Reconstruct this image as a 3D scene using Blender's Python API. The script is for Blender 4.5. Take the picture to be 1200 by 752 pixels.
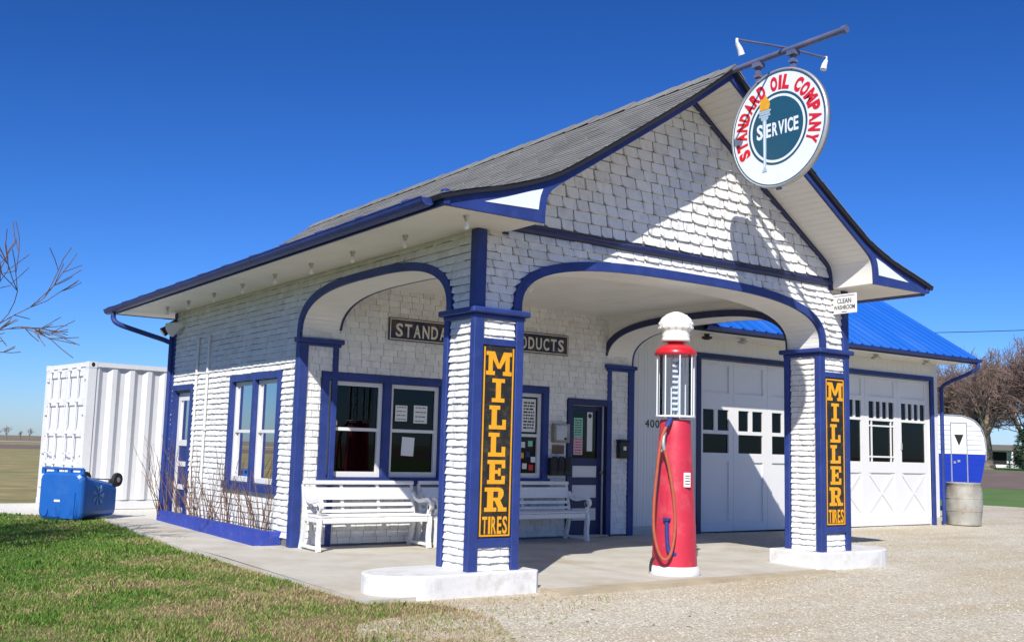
import bpy, bmesh, math, random
import numpy as np
from mathutils import Vector, Matrix

for o in list(bpy.data.objects):
    bpy.data.objects.remove(o)
scene = bpy.context.scene
COL = scene.collection
R = math.radians
rnd = random.Random(7)

# ---------------------------------------------------------------- camera
CAM_POS = Vector((-5.5856, -8.4953, 1.35))
FW = Vector((0.57396379, 0.80973799, 0.12202437))
RT = Vector((0.81367168, -0.58072621, 0.0263717))
UPV = Vector((-0.09221692, -0.08415137, 0.99217669))
cam_data = bpy.data.cameras.new('camera')
cam_data.sensor_width = 36.0
cam_data.lens = 36.0 * 1208.2 / 1200.0
cam_data.clip_start = 0.1
cam_data.clip_end = 4000
cam = bpy.data.objects.new('camera', cam_data)
m3 = Matrix((RT, UPV, -FW)).transposed()
cam.matrix_world = Matrix.Translation(CAM_POS) @ m3.to_4x4()
COL.objects.link(cam)
scene.camera = cam

# ---------------------------------------------------------------- sky and sun
SUN_TO = Vector((1.06, 1.0, -1.2)).normalized()      # direction the sunlight travels
sun_el = math.asin(-SUN_TO.z)
sun_from = -SUN_TO
sun_az = math.atan2(sun_from.x, sun_from.y)          # clockwise from +Y
world = bpy.data.worlds.new('World')
scene.world = world
world.use_nodes = True
wn = world.node_tree
wn.nodes.clear()
sky = wn.nodes.new('ShaderNodeTexSky')
sky.sky_type = 'NISHITA'
sky.sun_disc = False
sky.sun_elevation = sun_el
sky.sun_rotation = sun_az
sky.altitude = 300
sky.air_density = 1.0
sky.dust_density = 0.25
sky.ozone_density = 3.0
# even colour grade over the whole sky (clear, polarised spring blue): per channel gain * value ** gamma
EXPO = 0.40
SKY_STRENGTH = 0.1
sep = wn.nodes.new('ShaderNodeSeparateColor')
com = wn.nodes.new('ShaderNodeCombineColor')
wn.links.new(sky.outputs[0], sep.inputs[0])
for i, (gam, gain) in enumerate(((1.72, 0.70), (1.42, 0.89), (1.40, 1.52))):
    a = wn.nodes.new('ShaderNodeMath'); a.operation = 'MULTIPLY'; a.inputs[1].default_value = 0.1
    p = wn.nodes.new('ShaderNodeMath'); p.operation = 'POWER'; p.inputs[1].default_value = gam
    q = wn.nodes.new('ShaderNodeMath'); q.operation = 'MULTIPLY'; q.inputs[1].default_value = gain / SKY_STRENGTH / 2 ** EXPO
    wn.links.new(sep.outputs[i], a.inputs[0]); wn.links.new(a.outputs[0], p.inputs[0])
    wn.links.new(p.outputs[0], q.inputs[0]); wn.links.new(q.outputs[0], com.inputs[i])
bg = wn.nodes.new('ShaderNodeBackground')
bg.inputs['Strength'].default_value = SKY_STRENGTH
wo = wn.nodes.new('ShaderNodeOutputWorld')
wn.links.new(com.outputs[0], bg.inputs['Color'])
wn.links.new(bg.outputs[0], wo.inputs['Surface'])

sd = bpy.data.lights.new('sun', 'SUN')
sd.energy = 4.65
sd.angle = R(0.53)
sd.color = (1.0, 0.955, 0.88)
sun = bpy.data.objects.new('sun', sd)
sun.rotation_euler = SUN_TO.to_track_quat('-Z', 'Y').to_euler()
sun.location = (-20, -20, 25)
COL.objects.link(sun)

vs = scene.view_settings
vs.view_transform = 'Standard'
vs.look = 'None'
vs.exposure = EXPO
vs.gamma = 1.0
vs.use_curve_mapping = False
scene.render.engine = 'CYCLES'
scene.render.resolution_x = 1024
scene.render.resolution_y = 641

# ---------------------------------------------------------------- materials
def new_mat(name):
    m = bpy.data.materials.new(name)
    m.use_nodes = True
    nt = m.node_tree
    b = nt.nodes['Principled BSDF']
    return m, nt, b

def N(nt, kind, **kw):
    n = nt.nodes.new(kind)
    for k, v in kw.items():
        if k.startswith('i_'):
            key = k[2:]
            n.inputs[int(key) if key.isdigit() else key.replace('_', ' ')].default_value = v
        else:
            setattr(n, k, v)
    return n

def ramp(nt, pts):
    r = nt.nodes.new('ShaderNodeValToRGB')
    els = r.color_ramp.elements
    while len(els) < len(pts):
        els.new(0.5)
    for e, (p, c) in zip(els, pts):
        e.position = p
        e.color = (c[0], c[1], c[2], 1) if not isinstance(c, (int, float)) else (c, c, c, 1)
    return r

def mix(nt, a, b, fac, mode='MIX'):
    n = nt.nodes.new('ShaderNodeMix')
    n.data_type = 'RGBA'
    n.blend_type = mode
    for sock, v in ((n.inputs[0], fac), (n.inputs[6], a), (n.inputs[7], b)):
        if isinstance(v, bpy.types.NodeSocket):
            nt.links.new(v, sock)
        elif isinstance(v, (int, float)):
            sock.default_value = v
        else:
            sock.default_value = (v[0], v[1], v[2], 1)
    return n.outputs[2]

def mat(name, col, rough=0.5, var=0.08, scale=6.0, dirt=None, dirt_amt=0.35, dirt_scale=3.0,
        bump=0.0, bump_scale=40.0, metallic=0.0, island=0.0, spec=0.5, coat=0.0, stretch=None):
    m, nt, b = new_mat(name)
    tc = N(nt, 'ShaderNodeNewGeometry')
    vec = tc.outputs['Position']
    if stretch:
        mp = N(nt, 'ShaderNodeMapping')
        mp.inputs['Scale'].default_value = stretch
        nt.links.new(vec, mp.inputs['Vector'])
        vec = mp.outputs[0]
    nz = N(nt, 'ShaderNodeTexNoise', i_Scale=scale, i_Detail=6.0, i_Roughness=0.6)
    nt.links.new(vec, nz.inputs['Vector'])
    lo = [c * (1 - var) for c in col]
    hi = [min(1, c * (1 + var)) for c in col]
    rp = ramp(nt, [(0.3, lo), (0.7, hi)])
    nt.links.new(nz.outputs[0], rp.inputs[0])
    c = rp.outputs[0]
    if dirt:
        n2 = N(nt, 'ShaderNodeTexNoise', i_Scale=dirt_scale, i_Detail=8.0, i_Roughness=0.7)
        nt.links.new(vec, n2.inputs['Vector'])
        r2 = ramp(nt, [(0.50, 0.0), (0.70, dirt_amt)])
        nt.links.new(n2.outputs[0], r2.inputs[0])
        c = mix(nt, c, dirt, r2.outputs[0])
    if island:
        mm = N(nt, 'ShaderNodeMapRange')
        mm.inputs[3].default_value = 1 - island
        mm.inputs[4].default_value = 1.0
        oi = N(nt, 'ShaderNodeObjectInfo')
        ad = N(nt, 'ShaderNodeMath', operation='ADD')
        nt.links.new(tc.outputs['Random Per Island'], ad.inputs[0])
        nt.links.new(oi.outputs['Random'], ad.inputs[1])
        fr = N(nt, 'ShaderNodeMath', operation='FRACT')
        nt.links.new(ad.outputs[0], fr.inputs[0])
        nt.links.new(fr.outputs[0], mm.inputs[0])
        c = mix(nt, c, mm.outputs[0], 1.0, 'MULTIPLY')
    nt.links.new(c, b.inputs['Base Color'])
    b.inputs['Roughness'].default_value = rough
    b.inputs['Metallic'].default_value = metallic
    b.inputs['Specular IOR Level'].default_value = spec
    b.inputs['Coat Weight'].default_value = coat
    if bump:
        n3 = N(nt, 'ShaderNodeTexNoise', i_Scale=bump_scale, i_Detail=5.0)
        nt.links.new(vec, n3.inputs['Vector'])
        bp = N(nt, 'ShaderNodeBump')
        bp.inputs['Strength'].default_value = bump
        bp.inputs['Distance'].default_value = 0.01
        nt.links.new(n3.outputs[0], bp.inputs['Height'])
        nt.links.new(bp.outputs[0], b.inputs['Normal'])
    return m

M = {}
WHITE = (0.71, 0.71, 0.70)
BLUE = (0.024, 0.046, 0.195)
M['shingle'] = mat('white_painted_shingle', (0.77, 0.77, 0.755), 0.6, 0.05, 5, (0.50, 0.46, 0.39), 0.45, 7, 0.5, 45, island=0.12)
M['backing'] = mat('shingle_gap_shade', (0.15, 0.148, 0.142), 0.9, 0.1)  # dark grey stands in for the shade between shingles
M['white'] = mat('white_paint', WHITE, 0.45, 0.03, 4, (0.6, 0.57, 0.5), 0.25, 4, 0.12, 50)
M['white_bench'] = mat('white_bench_paint', (0.74, 0.74, 0.73), 0.4, 0.02, 5, (0.5, 0.46, 0.4), 0.3, 14, 0.1, 60)
M['cream'] = mat('cream_ceiling_paint', (0.76, 0.74, 0.69), 0.55, 0.04, 2, (0.5, 0.45, 0.36), 0.25, 2.2, 0.1, 30)
M['blue'] = mat('blue_trim_paint', BLUE, 0.45, 0.2, 3, (0.06, 0.08, 0.22), 0.4, 7, 0.15, 40, spec=0.3)
M['blue_curb'] = mat('blue_curb_paint', (0.022, 0.05, 0.34), 0.6, 0.15, 4, (0.12, 0.13, 0.26), 0.5, 9, 0.3, 40)
M['conc'] = mat('concrete', (0.50, 0.475, 0.415), 0.85, 0.12, 1.6, (0.38, 0.30, 0.18), 0.75, 0.9, 0.3, 90)
M['conc_dirty'] = mat('stained_concrete', (0.42, 0.36, 0.25), 0.9, 0.15, 3, (0.30, 0.24, 0.15), 0.5, 2, 0.3, 60)
M['pad'] = mat('whitewashed_concrete', (0.67, 0.67, 0.66), 0.7, 0.06, 4, (0.36, 0.32, 0.25), 0.5, 5, 0.35, 25)
M['black'] = mat('black_metal', (0.015, 0.015, 0.017), 0.5, 0.1)
M['dark'] = mat('interior_shade_black', (0.012, 0.012, 0.014), 0.9, 0.2)  # near-black colour stands in for the shade inside rooms
M['galv'] = mat('galvanised_steel', (0.33, 0.32, 0.28), 0.65, 0.22, 3, (0.24, 0.14, 0.07), 0.7, 4, 0.4, 12, metallic=0.1)
M['rust_pipe'] = mat('weathered_pipe', (0.10, 0.12, 0.22), 0.6, 0.25, 5, (0.25, 0.10, 0.04), 0.8, 4, 0.2, 40)
M['red'] = mat('red_pump_paint', (0.50, 0.022, 0.050), 0.5, 0.12, 3, (0.58, 0.12, 0.14), 0.7, 2.5, 0.06, 30, coat=0.1)
M['redcap'] = mat('red_cap_enamel', (0.52, 0.012, 0.022), 0.3, 0.05, coat=0.3)
M['hose'] = mat('orange_rubber_hose', (0.38, 0.085, 0.04), 0.65, 0.15, 20)
M['milk'] = mat('milk_glass', (0.86, 0.85, 0.81), 0.35, 0.02, 8, (0.6, 0.55, 0.42), 0.3, 12)
M['navy_sign'] = mat('navy_enamel', (0.012, 0.013, 0.045), 0.35, 0.2, 6, (0.25, 0.13, 0.06), 0.6, 5)
M['letter_white'] = mat('off_white_enamel', (0.66, 0.64, 0.56), 0.4, 0.08, 9, (0.35, 0.2, 0.1), 0.5, 7)
M['blackboard'] = mat('worn_black_sign', (0.016, 0.015, 0.013), 0.5, 0.3, 8, (0.10, 0.08, 0.045), 0.6, 14)
M['yellow'] = mat('yellow_sign_paint', (0.78, 0.36, 0.012), 0.5, 0.06, 8, (0.5, 0.22, 0.02), 0.3, 10)
M['enamel_white'] = mat('white_enamel', (0.74, 0.78, 0.82), 0.25, 0.03, 3)
M['enamel_red'] = mat('red_enamel', (0.62, 0.02, 0.03), 0.3, 0.04)
M['enamel_teal'] = mat('teal_enamel', (0.018, 0.085, 0.14), 0.3, 0.05)
M['enamel_grey'] = mat('grey_enamel', (0.38, 0.50, 0.60), 0.3, 0.05)
M['flame'] = mat('amber_enamel', (0.72, 0.36, 0.03), 0.3, 0.15, 10)
M['metal_blue'] = mat('blue_metal_roof', (0.014, 0.125, 0.52), 0.30, 0.08, 1.2, (0.10, 0.22, 0.55), 0.3, 1.2, 0.0, metallic=0.15, stretch=(1, .3, .3))
M['door_shade_blue'] = mat('navy_door_and_trim_shade', (0.013, 0.02, 0.085), 0.42, 0.1)  # door navy, also the trim blue darkened for shade
M['paper'] = mat('paper', (0.75, 0.75, 0.72), 0.8, 0.03)
M['paper_green'] = mat('green_paper', (0.30, 0.62, 0.45), 0.8, 0.03)
M['paper_pink'] = mat('pink_paper', (0.78, 0.42, 0.48), 0.8, 0.03)
M['ink'] = mat('ink', (0.03, 0.03, 0.035), 0.8, 0.1)
M['steel'] = mat('steel', (0.5, 0.5, 0.5), 0.4, 0.1, metallic=0.6)
M['bin'] = mat('blue_bin_plastic', (0.012, 0.105, 0.40), 0.35, 0.06, 5, (0.06, 0.16, 0.42), 0.3, 3, 0.05, 30)
M['rubber'] = mat('black_rubber', (0.02, 0.02, 0.02), 0.8, 0.1)
M['cont'] = mat('white_container_paint', (0.68, 0.69, 0.70), 0.42, 0.03, 2, (0.45, 0.32, 0.2), 0.18, 2.5, 0.05, 20)
M['trailer_blue'] = mat('blue_trailer_paint', (0.01, 0.035, 0.36), 0.3, 0.06, 3)
M['trailer_white'] = mat('white_trailer_paint', (0.72, 0.74, 0.75), 0.35, 0.04, 3)
M['bark'] = mat('grey_bark', (0.17, 0.135, 0.10), 0.9, 0.25, 3, bump=0.5, bump_scale=9)
M['twig'] = mat('reddish_twigs', (0.21, 0.145, 0.12), 0.9, 0.2, 1)
M['stem'] = mat('dry_stems', (0.17, 0.10, 0.065), 0.9, 0.3, 12)
M['soil'] = mat('soil', (0.16, 0.11, 0.07), 0.95, 0.3, 6, bump=0.6, bump_scale=30)
M['evergreen'] = mat('evergreen', (0.02, 0.05, 0.02), 0.8, 0.3, 2)
M['far_house'] = mat('far_house_paint', (0.7, 0.7, 0.68), 0.7)
M['far_roof'] = mat('far_roof_grey', (0.13, 0.12, 0.12), 0.9)
M['emblem'] = mat('faded_emblem', (0.10, 0.22, 0.44), 0.5, 0.2, 12)
M['brass'] = mat('brass', (0.35, 0.24, 0.09), 0.4, 0.1, metallic=0.7)

def beadboard(name, col, axis, pitch, rough=0.5, depth=0.5):
    """painted narrow boards: fine V grooves as relief only"""
    m, nt, b = new_mat(name)
    g = N(nt, 'ShaderNodeNewGeometry')
    sx = N(nt, 'ShaderNodeSeparateXYZ')
    nt.links.new(g.outputs['Position'], sx.inputs[0])
    mu = N(nt, 'ShaderNodeMath', operation='MULTIPLY')
    mu.inputs[1].default_value = 1.0 / pitch
    nt.links.new(sx.outputs['XYZ'.index(axis)], mu.inputs[0])
    fr = N(nt, 'ShaderNodeMath', operation='FRACT')
    nt.links.new(mu.outputs[0], fr.inputs[0])
    rp = ramp(nt, [(0.0, 0.0), (0.10, 1.0), (0.90, 1.0), (1.0, 0.0)])
    nt.links.new(fr.outputs[0], rp.inputs[0])
    bp = N(nt, 'ShaderNodeBump')
    bp.inputs['Strength'].default_value = depth
    bp.inputs['Distance'].default_value = 0.012
    nt.links.new(rp.outputs[0], bp.inputs['Height'])
    nt.links.new(bp.outputs[0], b.inputs['Normal'])
    nz = N(nt, 'ShaderNodeTexNoise', i_Scale=3.0, i_Detail=6.0)
    nt.links.new(g.outputs['Position'], nz.inputs['Vector'])
    r2 = ramp(nt, [(0.3, [c * 0.94 for c in col]), (0.7, col)])
    nt.links.new(nz.outputs[0], r2.inputs[0])
    nt.links.new(r2.outputs[0], b.inputs['Base Color'])
    b.inputs['Roughness'].default_value = rough
    return m

M['bead_y'] = beadboard('soffit_beadboard', (0.80, 0.79, 0.76), 'Y', 0.075)
M['bead_x'] = beadboard('soffit_beadboard_cross', (0.79, 0.77, 0.72), 'X', 0.075)
M['bead_z'] = beadboard('arch_beadboard', (0.80, 0.79, 0.76), 'Z', 0.055)

def glass_mat():
    m, nt, b = new_mat('window_glass')
    nt.nodes.remove(b)
    out = nt.nodes['Material Output']
    fr = N(nt, 'ShaderNodeFresnel', i_IOR=1.45)
    tr = N(nt, 'ShaderNodeBsdfTransparent')
    tr.inputs[0].default_value = (0.35, 0.38, 0.39, 1)
    gl = N(nt, 'ShaderNodeBsdfGlossy')
    gl.inputs['Roughness'].default_value = 0.01
    ms = N(nt, 'ShaderNodeMixShader')
    nt.links.new(fr.outputs[0], ms.inputs[0])
    nt.links.new(tr.outputs[0], ms.inputs[1])
    nt.links.new(gl.outputs[0], ms.inputs[2])
    nt.links.new(ms.outputs[0], out.inputs['Surface'])
    return m
M['glass'] = glass_mat()

def pump_glass():
    m, nt, b = new_mat('pump_cylinder_glass')
    nt.nodes.remove(b)
    out = nt.nodes['Material Output']
    fr = N(nt, 'ShaderNodeFresnel', i_IOR=1.22)
    tr = N(nt, 'ShaderNodeBsdfTransparent')
    tr.inputs[0].default_value = (0.97, 0.98, 0.985, 1)
    gl = N(nt, 'ShaderNodeBsdfGlossy')
    gl.inputs['Roughness'].default_value = 0.03
    ms = N(nt, 'ShaderNodeMixShader')
    nt.links.new(fr.outputs[0], ms.inputs[0])
    nt.links.new(tr.outputs[0], ms.inputs[1])
    nt.links.new(gl.outputs[0], ms.inputs[2])
    nt.links.new(ms.outputs[0], out.inputs['Surface'])
    return m
M['pglass'] = pump_glass()

def roof_mat():
    m, nt, b = new_mat('asphalt_shingle')
    g = N(nt, 'ShaderNodeNewGeometry')
    n1 = N(nt, 'ShaderNodeTexNoise', i_Scale=220.0, i_Detail=3.0)
    nt.links.new(g.outputs['Position'], n1.inputs['Vector'])
    r1 = ramp(nt, [(0.3, (0.13, 0.13, 0.125)), (0.7, (0.27, 0.265, 0.25))])
    nt.links.new(n1.outputs[0], r1.inputs[0])
    n2 = N(nt, 'ShaderNodeTexNoise', i_Scale=0.9, i_Detail=4.0)
    nt.links.new(g.outputs['Position'], n2.inputs['Vector'])
    r2 = ramp(nt, [(0.3, 0.8), (0.7, 1.08)])
    nt.links.new(n2.outputs[0], r2.inputs[0])
    c = mix(nt, r1.outputs[0], r2.outputs[0], 1.0, 'MULTIPLY')
    mr = N(nt, 'ShaderNodeMapRange')
    mr.inputs[3].default_value = 0.88
    mr.inputs[4].default_value = 1.04
    nt.links.new(g.outputs['Random Per Island'], mr.inputs[0])
    c = mix(nt, c, mr.outputs[0], 1.0, 'MULTIPLY')
    nt.links.new(c, b.inputs['Base Color'])
    b.inputs['Roughness'].default_value = 0.95
    return m
M['roof'] = roof_mat()

def lawn_colours(nt, pos, dry_bias=0.0):
    """patchy lawn: green tufts and winter-dry straw"""
    n1 = N(nt, 'ShaderNodeTexNoise', i_Scale=0.9, i_Detail=6.0, i_Roughness=0.66)
    nt.links.new(pos, n1.inputs['Vector'])
    # the lawn is drier towards the gravel lot and the camera
    sx = N(nt, 'ShaderNodeSeparateXYZ')
    nt.links.new(pos, sx.inputs[0])
    mr = N(nt, 'ShaderNodeMapRange')
    mr.inputs[1].default_value = 6.0
    mr.inputs[2].default_value = -2.5
    mr.inputs[3].default_value = -0.21 + dry_bias
    mr.inputs[4].default_value = 0.03 + dry_bias
    nt.links.new(sx.outputs[1], mr.inputs[0])
    ad = N(nt, 'ShaderNodeMath', operation='ADD')
    nt.links.new(n1.outputs[0], ad.inputs[0])
    nt.links.new(mr.outputs[0], ad.inputs[1])
    n2 = N(nt, 'ShaderNodeTexNoise', i_Scale=4.5, i_Detail=4.0, i_Roughness=0.7)
    nt.links.new(pos, n2.inputs['Vector'])
    m2 = N(nt, 'ShaderNodeMath', operation='MULTIPLY_ADD')
    m2.inputs[1].default_value = 0.55
    m2.inputs[2].default_value = -0.275
    nt.links.new(n2.outputs[0], m2.inputs[0])
    mx = N(nt, 'ShaderNodeMapRange')
    mx.inputs[1].default_value = -4.5
    mx.inputs[2].default_value = -0.8
    mx.inputs[3].default_value = -0.05
    mx.inputs[4].default_value = 0.15
    nt.links.new(sx.outputs[0], mx.inputs[0])
    ax_ = N(nt, 'ShaderNodeMath', operation='ADD')
    nt.links.new(ad.outputs[0], ax_.inputs[0])
    nt.links.new(mx.outputs[0], ax_.inputs[1])
    ad = ax_
    a2 = N(nt, 'ShaderNodeMath', operation='ADD')
    nt.links.new(ad.outputs[0], a2.inputs[0])
    nt.links.new(m2.outputs[0], a2.inputs[1])
    return a2.outputs[0]

def grass_mat(name, blades):
    m, nt, b = new_mat(name)
    g = N(nt, 'ShaderNodeNewGeometry')
    f = lawn_colours(nt, g.outputs['Position'])
    if blades:
        mr = N(nt, 'ShaderNodeMapRange')
        mr.inputs[3].default_value = -0.17
        mr.inputs[4].default_value = 0.17
        nt.links.new(g.outputs['Random Per Island'], mr.inputs[0])
        ad = N(nt, 'ShaderNodeMath', operation='ADD')
        nt.links.new(f, ad.inputs[0])
        nt.links.new(mr.outputs[0], ad.inputs[1])
        f = ad.outputs[0]
        rp = ramp(nt, [(0.34, (0.075, 0.17, 0.022)), (0.46, (0.13, 0.22, 0.035)), (0.54, (0.26, 0.26, 0.085)), (0.64, (0.36, 0.27, 0.155))])
    else:
        rp = ramp(nt, [(0.36, (0.075, 0.12, 0.025)), (0.48, (0.15, 0.15, 0.05)), (0.60, (0.21, 0.15, 0.09))])
    nt.links.new(f, rp.inputs[0])
    nt.links.new(rp.outputs[0], b.inputs['Base Color'])
    b.inputs['Roughness'].default_value = 0.8
    b.inputs['Specular IOR Level'].default_value = 0.2
    return m
M['blades'] = grass_mat('grass_blades', True)
M['turf'] = grass_mat('turf_soil', False)

def gravel_mat():
    m, nt, b = new_mat('limestone_gravel')
    g = N(nt, 'ShaderNodeNewGeometry')
    v = N(nt, 'ShaderNodeTexVoronoi', i_Scale=48.0)
    nt.links.new(g.outputs['Position'], v.inputs['Vector'])
    bw = N(nt, 'ShaderNodeRGBToBW')
    nt.links.new(v.outputs['Color'], bw.inputs[0])
    r1 = ramp(nt, [(0.15, (0.34, 0.30, 0.22)), (0.55, (0.57, 0.525, 0.42)), (0.85, (0.72, 0.69, 0.60))])
    nt.links.new(bw.outputs[0], r1.inputs[0])
    n2 = N(nt, 'ShaderNodeTexNoise', i_Scale=0.8, i_Detail=7.0, i_Roughness=0.65)
    r2 = ramp(nt, [(0.42, 0.0), (0.64, 0.75)])
    mpg = N(nt, 'ShaderNodeMapping')
    mpg.inputs['Scale'].default_value = (0.45, 1.3, 1.0)
    mpg.inputs['Rotation'].default_value = (0, 0, 0.25)
    nt.links.new(g.outputs['Position'], mpg.inputs['Vector'])
    nt.links.new(mpg.outputs[0], n2.inputs['Vector'])
    nt.links.new(n2.outputs[0], r2.inputs[0])
    c = mix(nt, r1.outputs[0], (0.43, 0.345, 0.21), r2.outputs[0])
    nt.links.new(c, b.inputs['Base Color'])
    b.inputs['Roughness'].default_value = 0.95
    bp = N(nt, 'ShaderNodeBump')
    bp.inputs['Strength'].default_value = 0.8
    bp.inputs['Distance'].default_value = 0.012
    nt.links.new(v.outputs['Distance'], bp.inputs['Height'])
    nt.links.new(bp.outputs[0], b.inputs['Normal'])
    return m
M['gravel'] = gravel_mat()
M['pebble'] = mat('pebbles', (0.62, 0.575, 0.47), 0.9, 0.1, 2, (0.40, 0.30, 0.17), 0.55, 0.9, island=0.32, stretch=(0.45, 1.3, 1.0))
M['gravel_white'] = mat('white_rock_drive', (0.62, 0.60, 0.55), 0.9, 0.2, 14, bump=0.5, bump_scale=20)
M['field_dry'] = mat('dry_grass_field', (0.26, 0.215, 0.085), 0.95, 0.35, 0.7, (0.13, 0.165, 0.04), 0.9, 0.22, bump=0.8, bump_scale=2.0)
M['field_plow'] = mat('plowed_earth', (0.155, 0.11, 0.085), 0.95, 0.2, 0.4, (0.20, 0.16, 0.11), 0.6, 0.2, bump=0.8, bump_scale=1.0)
M['field_green'] = mat('green_verge', (0.085, 0.165, 0.025), 0.9, 0.2, 0.8, (0.15, 0.18, 0.05), 0.6, 0.5, bump=0.8, bump_scale=3.0)
M['road'] = mat('far_road', (0.42, 0.41, 0.39), 0.9, 0.05)
M['far_ground'] = mat('far_farmland', (0.20, 0.16, 0.09), 0.95, 0.25, 0.02, (0.12, 0.12, 0.05), 0.7, 0.01)
# ---------------------------------------------------------------- mesh helpers
def link(o, parent=None):
    COL.objects.link(o)
    if parent is not None:
        o.parent = parent
        o.matrix_parent_inverse = parent_inverse(parent)
    return o

def parent_inverse(p):
    m = Matrix.Identity(4)
    q = p
    chain = []
    while q is not None:
        chain.append(q)
        q = q.parent
    w = Matrix.Identity(4)
    for q in reversed(chain):
        w = w @ (q.matrix_parent_inverse if q.parent else Matrix.Identity(4)) @ q.matrix_basis
    return w.inverted()

class MB:
    """collects faces; build() links them as ONE mesh object (world coordinates)"""
    def __init__(self):
        self.v = []
        self.f = []
        self.sm = []
    def add(self, verts, faces, smooth=False):
        k = len(self.v)
        self.v.extend([tuple(p) for p in verts])
        self.f.extend([tuple(i + k for i in f) for f in faces])
        self.sm.extend([smooth] * len(faces))
        return self
    def box(self, x0, x1, y0, y1, z0, z1):
        v = [(x0, y0, z0), (x1, y0, z0), (x1, y1, z0), (x0, y1, z0), (x0, y0, z1), (x1, y0, z1), (x1, y1, z1), (x0, y1, z1)]
        return self.add(v, [(3, 2, 1, 0), (4, 5, 6, 7), (0, 1, 5, 4), (1, 2, 6, 5), (2, 3, 7, 6), (3, 0, 4, 7)])
    def bbox(self, x0, x1, y0, y1, z0, z1, b=0.008):
        """box with all edges bevelled"""
        bm = bmesh.new()
        r = bmesh.ops.create_cube(bm, size=1.0)
        bmesh.ops.scale(bm, vec=(abs(x1 - x0), abs(y1 - y0), abs(z1 - z0)), verts=bm.verts)
        bmesh.ops.translate(bm, vec=((x0 + x1) / 2, (y0 + y1) / 2, (z0 + z1) / 2), verts=bm.verts)
        b = min(b, 0.45 * min(abs(x1 - x0), abs(y1 - y0), abs(z1 - z0)))
        bmesh.ops.bevel(bm, geom=list(bm.edges), offset=b, segments=1, affect='EDGES')
        self.bm(bm)
        return self
    def bm(self, bm, smooth=False):
        bm.verts.index_update()
        self.add([v.co[:] for v in bm.verts], [[v.index for v in f.verts] for f in bm.faces], smooth)
        bm.free()
        return self
    def prism(self, pts, fr, d0, d1):
        """2D polygon pts (u,v) in frame fr extruded from depth d0 to d1 along the normal"""
        n = len(pts)
        v = [fr(u, w, d0) for u, w in pts] + [fr(u, w, d1) for u, w in pts]
        fs = [tuple(reversed(range(n))), tuple(range(n, 2 * n))]
        fs += [(i, (i + 1) % n, n + (i + 1) % n, n + i) for i in range(n)]
        return self.add(v, fs)
    def rect(self, fr, u0, u1, v0, v1, d0, d1):
        return self.prism([(u0, v0), (u1, v0), (u1, v1), (u0, v1)], fr, d0, d1)
    def strip(self, a, b, fr, d0, d1):
        """band between two polylines a, b (same length) with thickness"""
        n = len(a)
        v = [fr(u, w, d0) for u, w in a] + [fr(u, w, d0) for u, w in b] + [fr(u, w, d1) for u, w in a] + [fr(u, w, d1) for u, w in b]
        fs = []
        for i in range(n - 1):
            fs.append((i, i + 1, n + i + 1, n + i))
            fs.append((2 * n + i, 3 * n + i, 3 * n + i + 1, 2 * n + i + 1))
            fs.append((i, 2 * n + i, 2 * n + i + 1, i + 1))
            fs.append((n + i, n + i + 1, 3 * n + i + 1, 3 * n + i))
        fs.append((0, n, 3 * n, 2 * n))
        fs.append((n - 1, 3 * n - 1, 4 * n - 1, 2 * n - 1))
        return self.add(v, fs)
    def tube(self, pts, r, seg=8, caps=True):
        pts = [Vector(p) for p in pts]
        n = len(pts)
        rs = r if isinstance(r, (list, tuple)) else [r] * n
        t0 = (pts[1] - pts[0]).normalized()
        ref = Vector((0, 0, 1)) if abs(t0.z) < 0.9 else Vector((1, 0, 0))
        a = t0.cross(ref).normalized()
        vs = []
        for i, p in enumerate(pts):
            t = (pts[min(i + 1, n - 1)] - pts[max(i - 1, 0)]).normalized()
            a = (a - t * a.dot(t))
            if a.length < 1e-6:
                a = t.orthogonal()
            a.normalize()
            b = t.cross(a)
            for k in range(seg):
                th = 2 * math.pi * k / seg
                vs.append(p + (a * math.cos(th) + b * math.sin(th)) * rs[i])
        fs = []
        for i in range(n - 1):
            for k in range(seg):
                k2 = (k + 1) % seg
                fs.append((i * seg + k, i * seg + k2, (i + 1) * seg + k2, (i + 1) * seg + k))
        self.add(vs, fs, True)
        if caps:
            k = len(self.v)
            self.add([vs[j] for j in range(seg)] + [vs[(n - 1) * seg + j] for j in range(seg)],
                     [tuple(reversed(range(seg))), tuple(range(seg, 2 * seg))])
        return self
    def lathe(self, prof, c, seg=32, mod=None, axis='Z', smooth=True, caps=True):
        """prof: list of (radius, height); c: centre base"""
        vs = []
        for r, h in prof:
            for k in range(seg):
                th = 2 * math.pi * k / seg
                rr = r * (mod(th, h) if mod else 1)
                x, y = rr * math.cos(th), rr * math.sin(th)
                if axis == 'Z':
                    vs.append((c[0] + x, c[1] + y, c[2] + h))
                elif axis == 'X':
                    vs.append((c[0] + h, c[1] + x, c[2] + y))
                else:
                    vs.append((c[0] + y, c[1] + h, c[2] + x))
        fs = []
        n = len(prof)
        for i in range(n - 1):
            for k in range(seg):
                k2 = (k + 1) % seg
                fs.append((i * seg + k, i * seg + k2, (i + 1) * seg + k2, (i + 1) * seg + k))
        self.add(vs, fs, smooth)
        if caps:
            self.add(vs[:seg], [tuple(reversed(range(seg)))])
            self.add(vs[-seg:], [tuple(range(seg))])
        return self
    def mesh(self, name):
        me = bpy.data.meshes.new(name)
        me.from_pydata(self.v, [], self.f)
        if any(self.sm):
            me.polygons.foreach_set('use_smooth', self.sm)
        me.validate()
        me.update()
        return me
    def build(self, name, m, parent=None, **props):
        me = self.mesh(name)
        me.materials.append(m)
        o = bpy.data.objects.new(name, me)
        link(o, parent)
        for k, v in props.items():
            o[k] = v
        return o

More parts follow.
